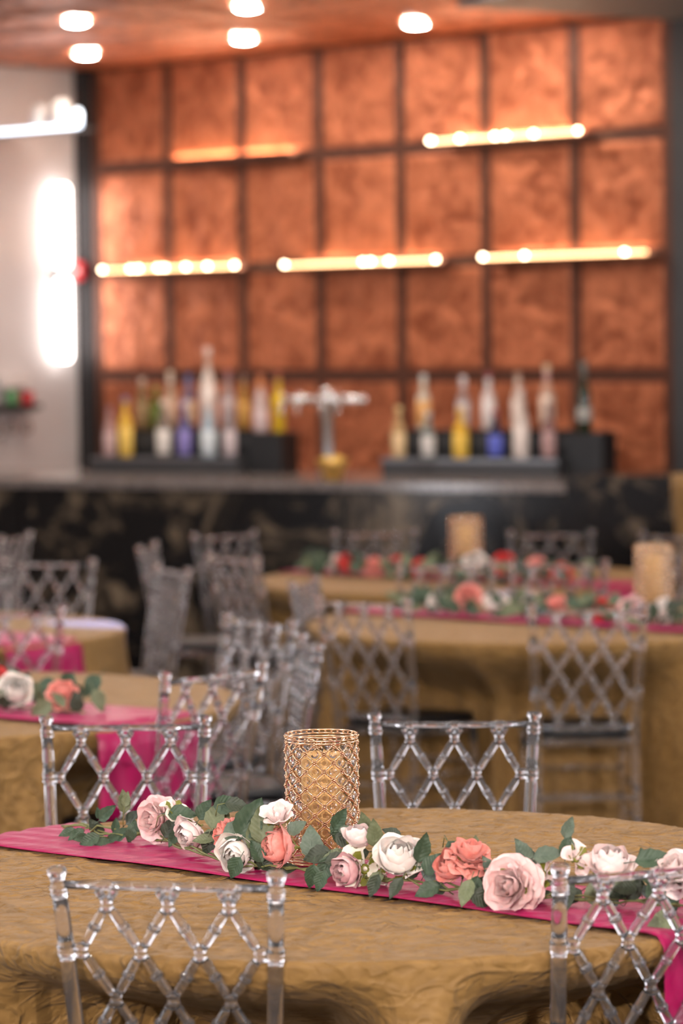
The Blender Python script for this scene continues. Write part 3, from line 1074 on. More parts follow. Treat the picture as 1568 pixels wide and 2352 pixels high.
# ------------------------------------------------------------------ rose garlands
def petal_geo(H, Wd, r0, bulge, curl, tilt, wob=0.0, nu=10, nv=9, close=0.55):
    vs, fs = [], []
    ct, st = math.cos(math.radians(tilt)), math.sin(math.radians(tilt))
    for j in range(nv + 1):
        v = j / nv
        w = Wd * (1 - 0.72 * (1 - min(v / 0.62, 1.0)) ** 2)
        rr = r0 + bulge * math.sin(v * PI * close) + curl * smooth((v - 0.68) / 0.32)
        R = max(rr, 0.12)
        for i in range(nu + 1):
            u = -1 + 2 * i / nu
            au = abs(u)
            ang = max(-1.7, min(1.7, u * w / max(r0 + bulge * 0.9, 0.14)))
            rim = smooth((v - 0.5) / 0.5)
            x = R * math.sin(ang)
            y = -R * math.cos(ang)
            z = H * v * (1 - 0.24 * au ** 3 * rim) - 0.5 * curl * smooth((v - 0.8) / 0.2)
            z += wob * rim * 0.045 * math.sin(u * 4.5 + H * 9 + tilt) * H
            y -= wob * rim * 0.05 * math.sin(u * 6 + tilt * 1.7 + 1)
            vs.append((x, y * ct - z * st, y * st + z * ct))
    for j in range(nv):
        for i in range(nu):
            a = j * (nu + 1) + i
            fs.append([a, a + 1, a + nu + 2, a + nu + 1])
    return vs, fs
KINDS = {   # petals, height, width, foot radius, belly, rim curl, tilt, closing
    'full': [(3, .92, .30, .07, .15, .01, 0, .8), (4, .96, .42, .09, .24, .04, 4, .75), (5, .98, .50, .11, .32, .08, 12, .65), (6, .94, .52, .13, .38, .14, 24, .6), (7, .88, .54, .14, .40, .18, 40, .55), (7, .78, .54, .14, .40, .20, 60, .5)],
    'bud': [(3, 1.22, .42, .09, .24, .0, 0, .86), (4, 1.26, .62, .12, .40, .02, 0, .80), (4, 1.20, .74, .14, .52, .06, 3, .72), (5, 1.06, .70, .15, .56, .16, 12, .62)],
    'open': [(3, 1.1, .35, .08, .2, .05, 10, .6), (5, 1.22, .46, .1, .3, .18, 24, .55)],
    'blossom': [(4, .95, .50, .10, .22, .12, 62, .5), (2, .5, .3, .08, .15, .05, 25, .6)],
}
PET = {}
for kd, layers in KINDS.items():
    PET[kd] = []
    for q, (n, H, Wd, r0, bu, cu, ti, cz) in enumerate(layers):
        PET[kd].append((n, petal_geo(H, Wd, r0, bu, cu, ti, 1.0, close=cz)))
core_geo = MB().lathe([(0.02, -0.05), (0.16, 0.05), (0.22, 0.3), (0.17, 0.6), (0.05, 0.78), (0.0, 0.8)], 12, cap=False)
sep = MB().lathe([(0.05, -0.30), (0.06, -0.18), (0.14, -0.08), (0.20, 0.02), (0.12, 0.06)], 10)
for k in range(5):
    v_, f_ = petal_geo(0.62, 0.16, 0.20, 0.26, 0.1, 18, 0, 2, 4)
    sep.add(v_, f_, Matrix.Rotation(k * 2 * PI / 5, 4, 'Z'))
calyx_me = sep.mesh('calyx'); calyx_me.materials.append(M['calyx'])
PETAL_ME, CORE_ME, ROSE_ME = {}, {}, {}
def petal_me(kd, q, col):
    key = (kd, q, col)
    if key not in PETAL_ME:
        v_, f_ = PET[kd][q][1]
        me = mesh_from('petal', v_, f_)
        me.materials.append(PETAL[col])
        PETAL_ME[key] = me
    return PETAL_ME[key]
def core_me(col, k=1.0):
    if (col, k) not in CORE_ME:
        me = MB().add(core_geo.v, core_geo.f, Matrix.Scale(k, 4)).mesh('rose'); me.materials.append(PETAL[col]); CORE_ME[(col, k)] = me
    return CORE_ME[(col, k)]
def whole_rose(kd, col):
    if (kd, col) not in ROSE_ME:
        mb = MB().add(core_geo.v, core_geo.f)
        for q, (n, (v_, f_)) in enumerate(PET[kd]):
            for k in range(n):
                mb.add(v_, f_, Matrix.Rotation(2 * PI * k / n + q * 0.8, 4, 'Z'))
        me = mb.mesh('rose'); me.materials.append(PETAL[col]); ROSE_ME[(kd, col)] = me
    return ROSE_ME[(kd, col)]
def rose(parent, P, r, col, kd, d, detail, base):
    d = Vector(d).normalized()
    q = Vector((0, 0, 1)).rotation_difference(d) @ Quaternion((0, 0, 1), random.random() * 6)
    s = r * {'full': 1.0, 'blossom': 1.5}.get(kd, 1.12)
    loc = Vector(P) - base - d * (s * (0.35 if kd == 'full' else 0.55 if kd in ('bud', 'open') else 0.1))
    if not detail:
        return put('rose', whole_rose(kd, col), None, parent, loc=loc, rot=q, scale=(s, s, s))
    o = put('rose' if kd != 'blossom' else 'blossom', core_me(col, 0.4 if kd == 'blossom' else 1.0), None, parent, loc=loc, rot=q, scale=(s, s, s) if kd != 'blossom' else (s, s, s))
    for k, (n, _) in enumerate(PET[kd]):
        for i in range(n):
            j = 1 + random.uniform(-0.07, 0.07)
            put('petal', petal_me(kd, k, col), None, o, rot=(random.uniform(-.06, .06), random.uniform(-.06, .06), 2 * PI * i / n + k * 0.8 + random.uniform(-.15, .15)), scale=(j, j, j))
    put('calyx', calyx_me, None, o)
    return o
def leaf_mesh(fold, curl, wmul):
    nu, nv = 6, 9
    vs, fs = [], []
    for j in range(nv + 1):
        v = j / nv
        w = wmul * 0.33 * (math.sin(PI * v ** 0.80)) ** 0.85 * (1 - 0.15 * v) + 0.004
        if 0 < j < nv:
            w *= 1 + 0.05 * (-1) ** j
        for i in range(nu + 1):
            u = -1 + 2 * i / nu
            vs.append((u * w, v, fold * abs(u) * w - curl * v * v + 0.02 * math.sin(v * 11 + u * 2)))
    for j in range(nv):
        for i in range(nu):
            a = j * (nu + 1) + i
            fs.append([a, a + 1, a + nu + 2, a + nu + 1])
    mb = MB().add(vs, fs)
    mb.tube([(0, -0.28, -0.02), (0, -0.1, 0.0), (0, 0.5, -curl * 0.25 - 0.006), (0, 0.95, -curl * 0.9)], [0.016, 0.016, 0.010, 0.003], 5)
    return mb.mesh('leaf')
LEAF_ME = []
for tone in range(4):
    row = []
    for fold, curl, wm in ((0.35, 0.10, 1.0), (0.25, 0.28, 1.12), (0.5, -0.08, 0.85)):
        me = leaf_mesh(fold, curl, wm)
        me.materials.append(LEAF[tone])
        row.append(me)
    LEAF_ME.append(row)
def leaf(parent, P, L, d, nrm, tone, base):
    y = Vector(d).normalized()
    z = Vector(nrm)
    z = (z - y * z.dot(y)).normalized()
    x = y.cross(z)
    q = Matrix((x, y, z)).transposed().to_quaternion()
    return put('leaf', random.choice(LEAF_ME[tone]), None, parent, loc=Vector(P) - base - y * (L * 0.5), rot=q, scale=(L, L, L))
SPINE0 = [
    (-0.606, 7.035, 0.775),
    (-0.401, 6.859, 0.775),
    (-0.217, 6.493, 0.775),
    (-0.063, 6.429, 0.775),
    (0.090, 6.274, 0.775),
    (0.253, 6.144, 0.775),
    (0.413, 6.071, 0.775),
    (0.620, 5.964, 0.775),
]
ROSES0 = [
    ((-0.400, 6.859, 0.827), 0.050, 'pink', 'full', (-0.6, -0.75, 0.1)),
    ((-0.317, 6.698, 0.822), 0.036, 'blush', 'bud', (-0.6, -0.6, -0.35)),
    ((-0.241, 6.546, 0.840), 0.036, 'coral', 'full', (-0.8, -0.3, 0.25)),
    ((-0.216, 6.493, 0.813), 0.041, 'white', 'bud', (-0.35, -0.8, -0.25)),
    ((-0.128, 6.457, 0.828), 0.043, 'coral', 'bud', (-0.85, -0.35, 0.1)),
    ((-0.134, 6.460, 0.890), 0.034, 'blush', 'open', (-0.2, -0.5, 0.8)),
    ((-0.351, 6.766, 0.858), 0.026, 'cream', 'blossom', (0.3, -0.4, 0.8)),
    ((0.006, 6.320, 0.799), 0.036, 'dusty', 'bud', (-0.7, -0.7, 0.0)),
    ((0.038, 6.327, 0.803), 0.036, 'cream', 'blossom', (0.1, -0.95, 0.25)),
    ((0.025, 6.341, 0.861), 0.030, 'blush', 'bud', (0.1, -0.3, 0.9)),
    ((0.103, 6.264, 0.832), 0.050, 'white', 'bud', (0.05, -0.6, 0.75)),
    ((0.236, 6.158, 0.856), 0.044, 'coral', 'full', (0.2, -0.3, 0.9)),
    ((0.307, 6.042, 0.814), 0.056, 'pink', 'full', (-0.45, -0.85, 0.15)),
    ((0.368, 6.092, 0.827), 0.030, 'blush', 'blossom', (-0.4, -0.8, 0.3)),
    ((0.433, 6.061, 0.861), 0.026, 'blush', 'blossom', (0.5, -0.6, 0.5)),
    ((0.493, 6.030, 0.852), 0.045, 'blush', 'bud', (0.0, -0.35, 0.9)),
    ((0.605, 5.972, 0.852), 0.045, 'blush', 'full', (-0.2, -0.6, 0.75)),
    ((0.205, 6.183, 0.829), 0.036, 'coral', 'bud', (-0.5, -0.5, 0.5)),
]
LEAVES0 = [
    (-0.595, 6.959, 0.784, 0.033, 200, 1),
    (-0.574, 6.927, 0.785, 0.033, 215, 1),
    (-0.563, 6.904, 0.782, 0.028, 190, 1),
    (-0.536, 6.975, 0.790, 0.039, 120, 2),
    (-0.541, 6.860, 0.784, 0.037, 200, 1),
    (-0.517, 6.869, 0.782, 0.033, 10, 1),
    (-0.530, 6.971, 0.826, 0.023, 100, 1),
    (-0.507, 6.952, 0.828, 0.042, 40, 1),
    (-0.491, 6.937, 0.804, 0.028, 85, 1),
    (-0.472, 6.922, 0.858, 0.042, 95, 0),
    (-0.465, 6.916, 0.863, 0.028, 75, 0),
    (-0.491, 6.892, 0.783, 0.028, 20, 1),
    (-0.476, 6.917, 0.786, 0.042, 30, 1),
    (-0.451, 6.903, 0.800, 0.032, 80, 1),
    (-0.456, 6.895, 0.787, 0.028, 250, 1),
    (-0.338, 6.741, 0.855, 0.049, 0, 1),
    (-0.367, 6.795, 0.819, 0.041, 60, 2),
    (-0.357, 6.776, 0.799, 0.036, 240, 1),
    (-0.278, 6.620, 0.813, 0.040, 250, 2),
    (-0.262, 6.591, 0.875, 0.048, 70, 0),
    (-0.248, 6.562, 0.866, 0.044, 80, 0),
    (-0.238, 6.542, 0.902, 0.044, 10, 1),
    (-0.215, 6.493, 0.907, 0.039, 350, 2),
    (-0.189, 6.482, 0.882, 0.073, 60, 1),
    (-0.167, 6.473, 0.870, 0.060, 95, 0),
    (-0.180, 6.479, 0.847, 0.052, 100, 0),
    (-0.217, 6.497, 0.855, 0.050, 15, 3),
    (-0.185, 6.481, 0.803, 0.035, 30, 2),
    (-0.220, 6.421, 0.789, 0.039, 240, 1),
    (-0.097, 6.444, 0.869, 0.034, 40, 3),
    (-0.145, 6.464, 0.844, 0.034, 30, 3),
    (-0.067, 6.431, 0.840, 0.051, 95, 3),
    (-0.066, 6.289, 0.790, 0.039, 260, 1),
    (-0.039, 6.361, 0.790, 0.043, 255, 1),
    (-0.049, 6.255, 0.788, 0.034, 250, 1),
    (-0.287, 6.639, 0.878, 0.040, 60, 1),
    (-0.159, 6.470, 0.787, 0.039, 330, 2),
    (-0.115, 6.451, 0.783, 0.039, 10, 2),
    (-0.009, 6.376, 0.895, 0.043, 60, 1),
    (-0.015, 6.382, 0.869, 0.038, 250, 1),
    (0.002, 6.365, 0.855, 0.038, 340, 2),
    (0.002, 6.365, 0.875, 0.025, 10, 3),
    (0.035, 6.332, 0.884, 0.049, 100, 0),
    (0.057, 6.308, 0.877, 0.049, 95, 0),
    (0.021, 6.345, 0.829, 0.041, 190, 2),
    (0.091, 6.274, 0.871, 0.033, 150, 2),
    (0.147, 6.230, 0.860, 0.050, 75, 1),
    (0.164, 6.215, 0.829, 0.040, 60, 1),
    (0.209, 6.180, 0.850, 0.037, 300, 1),
    (0.213, 6.177, 0.822, 0.045, 330, 2),
    (0.241, 6.154, 0.833, 0.039, 60, 2),
    (0.249, 6.147, 0.868, 0.029, 90, 0),
    (0.155, 6.180, 0.784, 0.041, 200, 1),
    (0.172, 6.209, 0.783, 0.033, 170, 2),
    (0.226, 6.065, 0.791, 0.045, 250, 0),
    (0.249, 6.147, 0.801, 0.041, 280, 2),
    (0.269, 6.137, 0.836, 0.037, 120, 3),
    (0.273, 6.135, 0.819, 0.029, 250, 0),
    (0.096, 6.159, 0.788, 0.038, 240, 2),
    (0.055, 6.183, 0.789, 0.038, 250, 2),
    (0.257, 6.067, 0.786, 0.041, 330, 2),
    (0.332, 6.108, 0.866, 0.050, 120, 3),
    (0.358, 6.097, 0.841, 0.041, 100, 3),
    (0.382, 6.086, 0.863, 0.050, 10, 3),
    (0.418, 6.069, 0.919, 0.036, 70, 3),
    (0.415, 6.070, 0.882, 0.039, 80, 1),
    (0.337, 6.106, 0.832, 0.037, 90, 3),
    (0.409, 6.020, 0.792, 0.049, 270, 2),
    (0.530, 6.011, 0.857, 0.028, 330, 1),
    (0.569, 5.991, 0.868, 0.056, 5, 1),
    (0.549, 6.001, 0.875, 0.024, 95, 1),
    (0.510, 6.021, 0.799, 0.040, 200, 2),
    (0.534, 6.009, 0.809, 0.036, 60, 2),
    (0.599, 5.975, 0.802, 0.048, 300, 1),
    (0.568, 5.991, 0.824, 0.040, 160, 1),
    (0.569, 5.833, 0.783, 0.048, 190, 0),
    (0.131, 6.241, 0.804, 0.037, 40, 2),
    (0.296, 6.029, 0.784, 0.033, 200, 2),
    (0.365, 6.093, 0.784, 0.041, 20, 2),
]
G0 = Vector((0.01, 6.40, TOP_Z + 0.012))
g = thing('rose_garland', 'sharp garland of pink, coral and white roses with green leaves around the crystal lantern', 'garland', G0, group='rose garlands')
def wavy(pts, amp, n, seed, dz=0.0):
    out = []
    for k in range(n + 1):
        t = k / n * (len(pts) - 1)
        i = min(int(t), len(pts) - 2)
        p = Vector(pts[i]).lerp(Vector(pts[i + 1]), t - i)
        w = Vector((noise.noise(Vector((k * .35, seed, 0))), noise.noise(Vector((k * .35, seed, 5))), noise.noise(Vector((k * .35, seed, 9)))))
        p += Vector((w.x * amp, w.y * amp, abs(w.z) * amp * 0.8 + dz))
        out.append(p)
    return out
for sd in (0.3, 4.1, 8.7):
    put('stem', MB().tube([p - G0 for p in wavy(SPINE0, 0.035, 60, sd, 0.008)], 0.0022, 6).mesh('stem'), 'stem', g)
for P, r, col, kd, d in ROSES0:
    rose(g, P, r, col, kd, d, True, G0)
for x, y, z, L, ang, tone in LEAVES0:
    a = math.radians(ang)
    d = Vector((math.cos(a), random.uniform(-0.35, 0.15), math.sin(a)))
    n = Vector((random.uniform(-.35, .35), -1.0, random.uniform(0.15, 0.9)))
    L *= 1.28
    for P, r, col, kd, dd in ROSES0:          # leaves stay clear of the blooms
        if (Vector(P) - Vector((x, y, z))).length < r * 0.95:
            y += r * 1.15
    low = min(z - d.normalized().z * L * 0.5, z + d.normalized().z * L * 0.5)
    z += max(0.0, TOP_Z + 0.016 - low)
    leaf(g, (x, y, z), L, d, n, tone, G0)
    if random.random() < 0.35:
        put('twig', MB().tube([Vector((x, y, z)) - d * L * 0.5 - G0, Vector((x, y, z)) - d * L * 0.8 - Vector((0, 0, .006)) - G0,
                               Vector((x, y + 0.01, max(TOP_Z + 0.018, z - 0.03))) - d * L * 0.9 - G0], 0.0011, 5).mesh('twig'), 'stem', g)

def spine_at(x):
    for a, b in zip(SPINE0, SPINE0[1:]):
        if a[0] <= x <= b[0]:
            return Vector(a).lerp(Vector(b), (x - a[0]) / (b[0] - a[0]))
    return Vector(SPINE0[-1])
random.seed(5)
for k in range(46):                              # fuller greenery low between the blooms
    x = random.uniform(-0.46, 0.60)
    p = spine_at(x) + Vector((0, random.uniform(-0.035, 0.07), random.uniform(0.008, 0.045)))
    if any((Vector(P) - p).length < r * 1.0 for P, r, col, kd, dd in ROSES0) or (p - Vector((-0.046, 6.605, p.z))).length < 0.10:
        continue
    a = random.uniform(0, 2 * PI)
    d = Vector((math.cos(a), random.uniform(-0.4, 0.3), math.sin(a) * 0.6))
    L = random.uniform(0.042, 0.060)
    p.z = max(p.z, TOP_Z + 0.020 + abs(d.normalized().z) * L * 0.5)
    leaf(g, p, L, d, (random.uniform(-.4, .4), -1.0, random.uniform(0.2, 1.0)), random.choice([1, 2, 2, 0, 3]), G0)

GAR = [(1, 'garland of red, coral and white roses on the table behind the sharp left chair', ['coral', 'white', 'red', 'coral', 'red', 'pink', 'white'], -0.8, 0.70, 11),
       (2, 'small blurred rose garland on the table lit by a blue spot', ['coral', 'red', 'pink', 'white'], -0.75, 0.45, 23),
       (3, 'blurred garland of coral, white and red roses beside the second lantern', ['coral', 'white', 'pink', 'red', 'coral', 'blush', 'white'], -0.72, 0.80, 31),
       (4, 'blurred garland of red roses on the table nearest the bar', ['red', 'coral', 'red', 'white', 'pink', 'red'], -0.80, 0.78, 47)]
for ti, lab, cols, s0, s1, sd in GAR:
    random.seed(sd)
    (cx, cy) = TABLES[ti][0]
    def at(s, t, z):
        p = RD * s + RP * (t - (0.16 if ti == 4 else 0.03))
        return Vector((cx + p.x, cy + p.y, z))
    base = at((s0 + s1) / 2, 0, TOP_Z + 0.012)
    gg = thing('rose_garland', lab, 'garland', base, group='rose garlands')
    pts = [at(s0 + (s1 - s0) * k / 6, 0.03 * math.sin(k * 2.1), TOP_Z + 0.022) for k in range(7)]
    put('stem', MB().tube([p - base for p in wavy(pts, 0.03, 40, sd)], 0.003, 5).mesh('stem'), 'stem', gg)
    n = int((s1 - s0) / 0.155)
    for k in range(n):
        s = s1 - 0.08 - (s1 - s0 - 0.1) * k / n
        col = cols[k % len(cols)]
        r = random.uniform(0.042, 0.058)
        d = (random.uniform(-.6, .6), random.uniform(-.9, -.2), random.uniform(0.1, .9))
        rose(gg, at(s, random.uniform(-.07, .05), TOP_Z + 0.014 + r * random.uniform(0.9, 1.5)), r, col, random.choice(['full', 'full', 'bud']), d, False, base)
    for k in range(int((s1 - s0) * 95)):
        s = random.uniform(s0, s1)
        L = random.uniform(0.048, 0.078)
        a = random.uniform(0, 2 * PI)
        d = Vector((math.cos(a), random.uniform(-.5, .5), math.sin(a) * 0.8))
        z = TOP_Z + random.uniform(0.03, 0.10)
        low = z - abs(d.normalized().z) * L * 0.5
        z += max(0, TOP_Z + 0.018 - low)
        leaf(gg, at(s, random.uniform(-.11, .11), z), L, d, (random.uniform(-.4, .4), -1, random.uniform(.2, 1)), random.choice([1, 1, 2, 0]), base)
random.seed(99)

# ------------------------------------------------------------------ bar
BZ = 1.108
bc = thing('bar_counter', 'long black marble bar with polished top and tan veins in front of the copper wall', 'bar', B0)
bc.matrix_world = BAR_M
for k in range(4):                       # marble slabs of the front, with fine joints
    a, b = -3.0 + 1.06 * k, -3.0 + 1.06 * (k + 1)
    put('slab', MB().box((a + 0.002, 0.04, 0.0), (b - 0.002, 0.10, BZ - 0.045), 0.003).mesh('slab', False), 'marble', bc)
put('body', MB().box((-3.0, 0.101, 0.0), (1.24, 1.24, BZ - 0.045)).mesh('body', False), 'black_matt', bc)
put('worktop', MB().box((-3.02, 0.0, BZ - 0.045), (1.243, 1.30, BZ), 0.006).mesh('worktop', False), 'granite', bc)
be = thing('bar_end_wall', 'black marble end block of the bar, a little higher than the counter', 'bar', B0)
be.matrix_world = BAR_M
for k in range(2):
    put('slab', MB().box((1.248 + 0.8 * k, -0.03, 0.0), (2.044 + 0.8 * k, 0.06, 1.155), 0.003).mesh('slab', False), 'marble', be)
put('body', MB().box((1.248, 0.061, 0.0), (2.84, 0.60, 1.155), 0.003).mesh('body', False), 'marble', be)

def bar_thing(name, lab, cat, u, w, z, group=None):
    o = thing(name, lab, cat, br(u, w, z), -BA, group)
    return o
# stepped bottle racks: tier 1 front, tier 2, closed box at one end
def rack(u0, u1, lab, box_at):
    t = bar_thing('bottle_rack', lab, 'bottle rack', (u0 + u1) / 2, 1.02, BZ, 'bottle racks')
    h = (u1 - u0) / 2
    put('step', MB().box((-h, -0.18, 0.0), (h, -0.04, 0.090), 0.004).mesh('step', False), 'grey_dark', t)
    put('step', MB().box((-h, -0.038, 0.0), (h, 0.10, 0.240), 0.004).mesh('step', False), 'black_matt', t)
    put('edge_strip', MB().box((-h, -0.186, 0.072), (h, -0.1805, 0.090), 0.001).mesh('edge_strip', False), 'steel', t)
    put('edge_strip', MB().box((-h, -0.0386, 0.165), (h, -0.0381, 0.195), 0.0).mesh('edge_strip', False), 'grey_dark', t)
    b0, b1 = (h + 0.004, h + 0.21) if box_at > 0 else (-h - 0.21, -h - 0.004)
    put('end_box', MB().box((b0, -0.06, 0.0), (b1, 0.16, 0.225), 0.004).mesh('end_box', False), 'black_matt', t)
rack(-1.95, -1.02, 'black stepped rack of bottles on the bar between the corner post and the beer tap', 1)
rack(-0.15, 0.87, 'black stepped bottle rack between the beer tap and the marble end block', 1)

def bottle(u, w, z, h, r, glass, label, cap, lab, lo=0.12, hi=0.42, neckband=None):
    t = bar_thing('bottle', lab, 'bottle', u, w, z, 'bottles on the bar')
    gl = plain('bottle_glass', glass, 0.12, 0.0, 0.6, var=0.15, vscale=20)
    nh = h * 0.62
    put('body', MB().lathe([(0.0, 0.0), (r * 0.92, 0.0), (r, 0.006), (r, nh * 0.86), (r * 0.86, nh * 0.98), (r * 0.5, nh * 1.12), (0.0145, nh * 1.25), (0.0140, h * 0.93), (0.0, h * 0.93)], 20, cap=False).mesh('body'), gl, t)
    lm = plain('bottle_label', label, 0.6, var=0.12, vscale=25)
    put('label', MB().lathe([(r + 0.0004, h * lo), (r + 0.0012, h * lo + 0.001), (r + 0.0012, h * hi - 0.001), (r + 0.0004, h * hi)], 20, cap=False).mesh('label'), lm, t)
    if neckband:
        nm = plain('neck_label', neckband, 0.5, var=0.1)
        put('neck_label', MB().lathe([(0.0150, h * 0.79), (0.0165, h * 0.80), (0.0165, h * 0.88), (0.0150, h * 0.89)], 16, cap=False).mesh('neck_label'), nm, t)
    cm = plain('bottle_cap', cap, 0.4, var=0.05)
    put('cap', MB().lathe([(0.0, h * 0.895), (0.0165, h * 0.895), (0.0172, h * 0.90), (0.0172, h * 0.995), (0.015, h), (0.0, h)], 16, cap=False).mesh('cap'), cm, t)
Z1, Z2 = BZ + 0.0905, BZ + 0.2405
W1, W2 = 0.91, 1.05
F = [  # front rows: u, h, r, glass, label, cap, text
    (-1.863, .28, .036, (.45, .26, .24), (.62, .42, .40), (.35, .16, .16), 'clear pinkish bottle at the end of the rack by the corner post'),
    (-1.762, .34, .040, (.78, .46, .06), (.88, .58, .12), (.20, .17, .28), 'yellow liqueur bottle with a violet cap beside the corner post'),
    (-1.520, .32, .040, (.20, .15, .12), (.85, .78, .70), (.75, .55, .45), 'dark bottle with a tall white label and tan cap'),
    (-1.388, .31, .037, (.10, .09, .22), (.28, .23, .55), (.45, .42, .62), 'dark blue bottle with a purple label'),
    (-1.237, .31, .042, (.38, .46, .52), (.72, .78, .80), (.70, .55, .48), 'pale blue bottle with a white label'),
    (-1.104, .31, .037, (.26, .21, .21), (.66, .55, .55), (.50, .40, .40), 'smoky bottle with a pinkish label next to the rack box'),
    (-0.076, .28, .036, (.55, .34, .15), (.85, .60, .32), (.80, .55, .25), 'tan bottle with a golden cap at the tap end of the rack'),
    (0.097, .25, .036, (.20, .22, .20), (.74, .70, .66), (.60, .58, .55), 'squat grey bottle with a pale round label'),
    (0.288, .27, .042, (.80, .46, .04), (.88, .56, .08), (.72, .42, .05), 'bright yellow bottle in the rack near the marble end block'),
    (0.490, .26, .038, (.012, .014, .05), (.12, .15, .60), (.40, .10, .12), 'dark navy bottle with a cobalt label'),
    (0.636, .37, .042, (.70, .58, .50), (.84, .72, .64), (.80, .68, .62), 'tall cream bottle with a pale cap'),
    (0.795, .30, .036, (.24, .12, .11), (.50, .30, .28), (.30, .15, .13), 'reddish brown bottle at the end of the rack by the marble block'),
]
for u, h, r, gl, lb, cp, tx in F:
    bottle(u, W1, Z1, h, r, gl, lb, cp, tx, 0.06, 0.48)
Bk = [
    (-1.727, .29, .037, (.18, .12, .05), (.34, .22, .10), (.55, .40, .33), 'brown bottle with a tan cap on the upper step', (.40, .28, .14)),
    (-1.640, .24, .036, (.07, .11, .01), (.12, .16, .02), (.20, .25, .04), 'green bottle on the upper step', None),
    (-1.548, .33, .037, (.45, .30, .20), (.70, .48, .34), (.68, .50, .36), 'bottle with a tan label and round tan cap on the upper step', (.75, .6, .5)),
    (-1.432, .31, .037, (.16, .13, .20), (.72, .50, .32), (.07, .10, .24), 'bottle with an orange-tan label and navy cap on the upper step', (.20, .20, .35)),
    (-1.307, .46, .042, (.74, .62, .54), (.88, .76, .68), (.80, .62, .55), 'tall slim white bottle that overtops the whole rack', (.55, .35, .25)),
    (-1.180, .33, .038, (.36, .26, .24), (.64, .52, .50), (.45, .16, .15), 'clear bottle with a red cap on the upper step', (.25, .2, .2)),
    (-1.085, .30, .033, (.40, .20, .04), (.62, .34, .08), (.16, .10, .08), 'amber bottle with a dark cap on the upper step', None),
    (0.012, .30, .038, (.66, .56, .44), (.80, .42, .14), (.66, .62, .58), 'white bottle with an orange label on the upper step', (.8, .7, .55)),
    (0.246, .29, .036, (.34, .24, .22), (.62, .54, .52), (.72, .62, .62), 'clear bottle with a white cap on the upper step', (.7, .62, .6)),
    (0.394, .31, .037, (.74, .62, .58), (.84, .76, .72), (.32, .07, .08), 'white bottle with a dark red cap on the upper step', (.8, .75, .72)),
    (0.566, .31, .037, (.60, .42, .33), (.80, .66, .58), (.42, .24, .17), 'cream bottle with a brown cap on the upper step', (.7, .55, .45)),
    (0.732, .35, .038, (.58, .34, .24), (.84, .66, .52), (.80, .58, .36), 'pinkish bottle with a tan stopper on the upper step', (.6, .3, .3)),
]
for u, h, r, gl, lb, cp, tx, nb in Bk:
    bottle(u, W2, Z2, h, r, gl, lb, cp, tx, 0.10, 0.52, nb)
ZB = BZ + 0.2255
bottle(-0.965, 1.02, ZB, .32, .040, (.60, .44, .40), (.70, .54, .52), (.55, .16, .06), 'pale bottle with an orange collar on the rack box by the tap', 0.04, 0.40, (.80, .30, .08))
bottle(-0.872, 1.06, ZB, .33, .034, (.74, .48, .02), (.88, .60, .02), (.30, .07, .04), 'vivid yellow bottle with a red cap on the rack box by the tap', 0.40, 0.60, (.5, .3, .02))
bottle(0.955, 1.02, ZB, .38, .038, (.022, .030, .012), (.42, .40, .36), (.16, .17, .15), 'tall dark green wine bottle with a small pale label', 0.16, 0.36, (.12, .13, .11))

# beer tap
bt = bar_thing('beer_tap', 'chrome T shaped beer tap tower with a row of faucets on the bar', 'beer tap', -0.530, 0.98, BZ)
put('base_flange', MB().lathe([(0.0, 0.0), (0.062, 0.0), (0.062, 0.008), (0.042, 0.016), (0.0, 0.016)], 24, cap=False).mesh('base_flange'), 'chrome', bt)
put('column', MB().lathe([(0.034, 0.014), (0.034, 0.36), (0.040, 0.37), (0.040, 0.455), (0.030, 0.47), (0.0, 0.475)], 24, cap=False).mesh('column'), 'chrome', bt)
put('crossbar', MB().tube([(-0.262, 0, 0.405), (-0.255, 0, 0.405), (0.232, 0, 0.405), (0.240, 0, 0.405)], [0.020, 0.026, 0.026, 0.020], 18).mesh('crossbar'), 'chrome', bt)
for x in (-0.235, -0.140, 0.010, 0.105):
    fa = put('faucet', MB().tube([(x, -0.02, 0.40), (x, -0.07, 0.40), (x, -0.095, 0.385), (x, -0.105, 0.345)], [0.010, 0.012, 0.012, 0.008], 12).mesh('faucet'), 'chrome', bt)
    put('faucet_tip', MB().ball((x, -0.105, 0.340), 0.014, 2).mesh('faucet_tip'), 'chrome', fa)
    put('faucet_lever', MB().tube([(x, -0.07, 0.405), (x, -0.075, 0.43), (x, -0.078, 0.455)], [0.006, 0.007, 0.010], 10).mesh('faucet_lever'), 'chrome', fa)
gb = bar_thing('brass_bowl', 'golden flared bowl with lemons on the bar at the foot of the beer tap', 'bowl', -0.112, 0.14, BZ)
put('bowl', MB().lathe([(0.0, 0.0), (0.045, 0.0), (0.048, 0.006), (0.055, 0.04), (0.075, 0.08), (0.092, 0.112), (0.089, 0.112), (0.071, 0.080), (0.050, 0.042), (0.0, 0.02)], 28, cap=False).mesh('bowl'), 'gold_bowl', gb)
lem_mat = plain('lemon_skin', (0.80, 0.50, 0.08), 0.5, var=0.1)
lem_me = MB().lathe([(0.0, -0.036), (0.006, -0.033), (0.018, -0.024), (0.026, 0.0), (0.018, 0.024), (0.006, 0.033), (0.0, 0.036)], 14, cap=False).mesh('lemon')
for x, y, z, a in ((-0.036, 0.0, 0.104, 0.3), (0.030, -0.022, 0.104, 1.4), (0.020, 0.034, 0.106, 2.5)):
    o = put('lemon', lem_me, lem_mat, None, loc=br(-0.112, 0.14, BZ) + Vector((x, y, z)), rot=(PI / 2, 0.2, a))
    tag(o, 'yellow lemon lying in the golden bowl on the bar', 'lemon', 'lemons in the bowl')

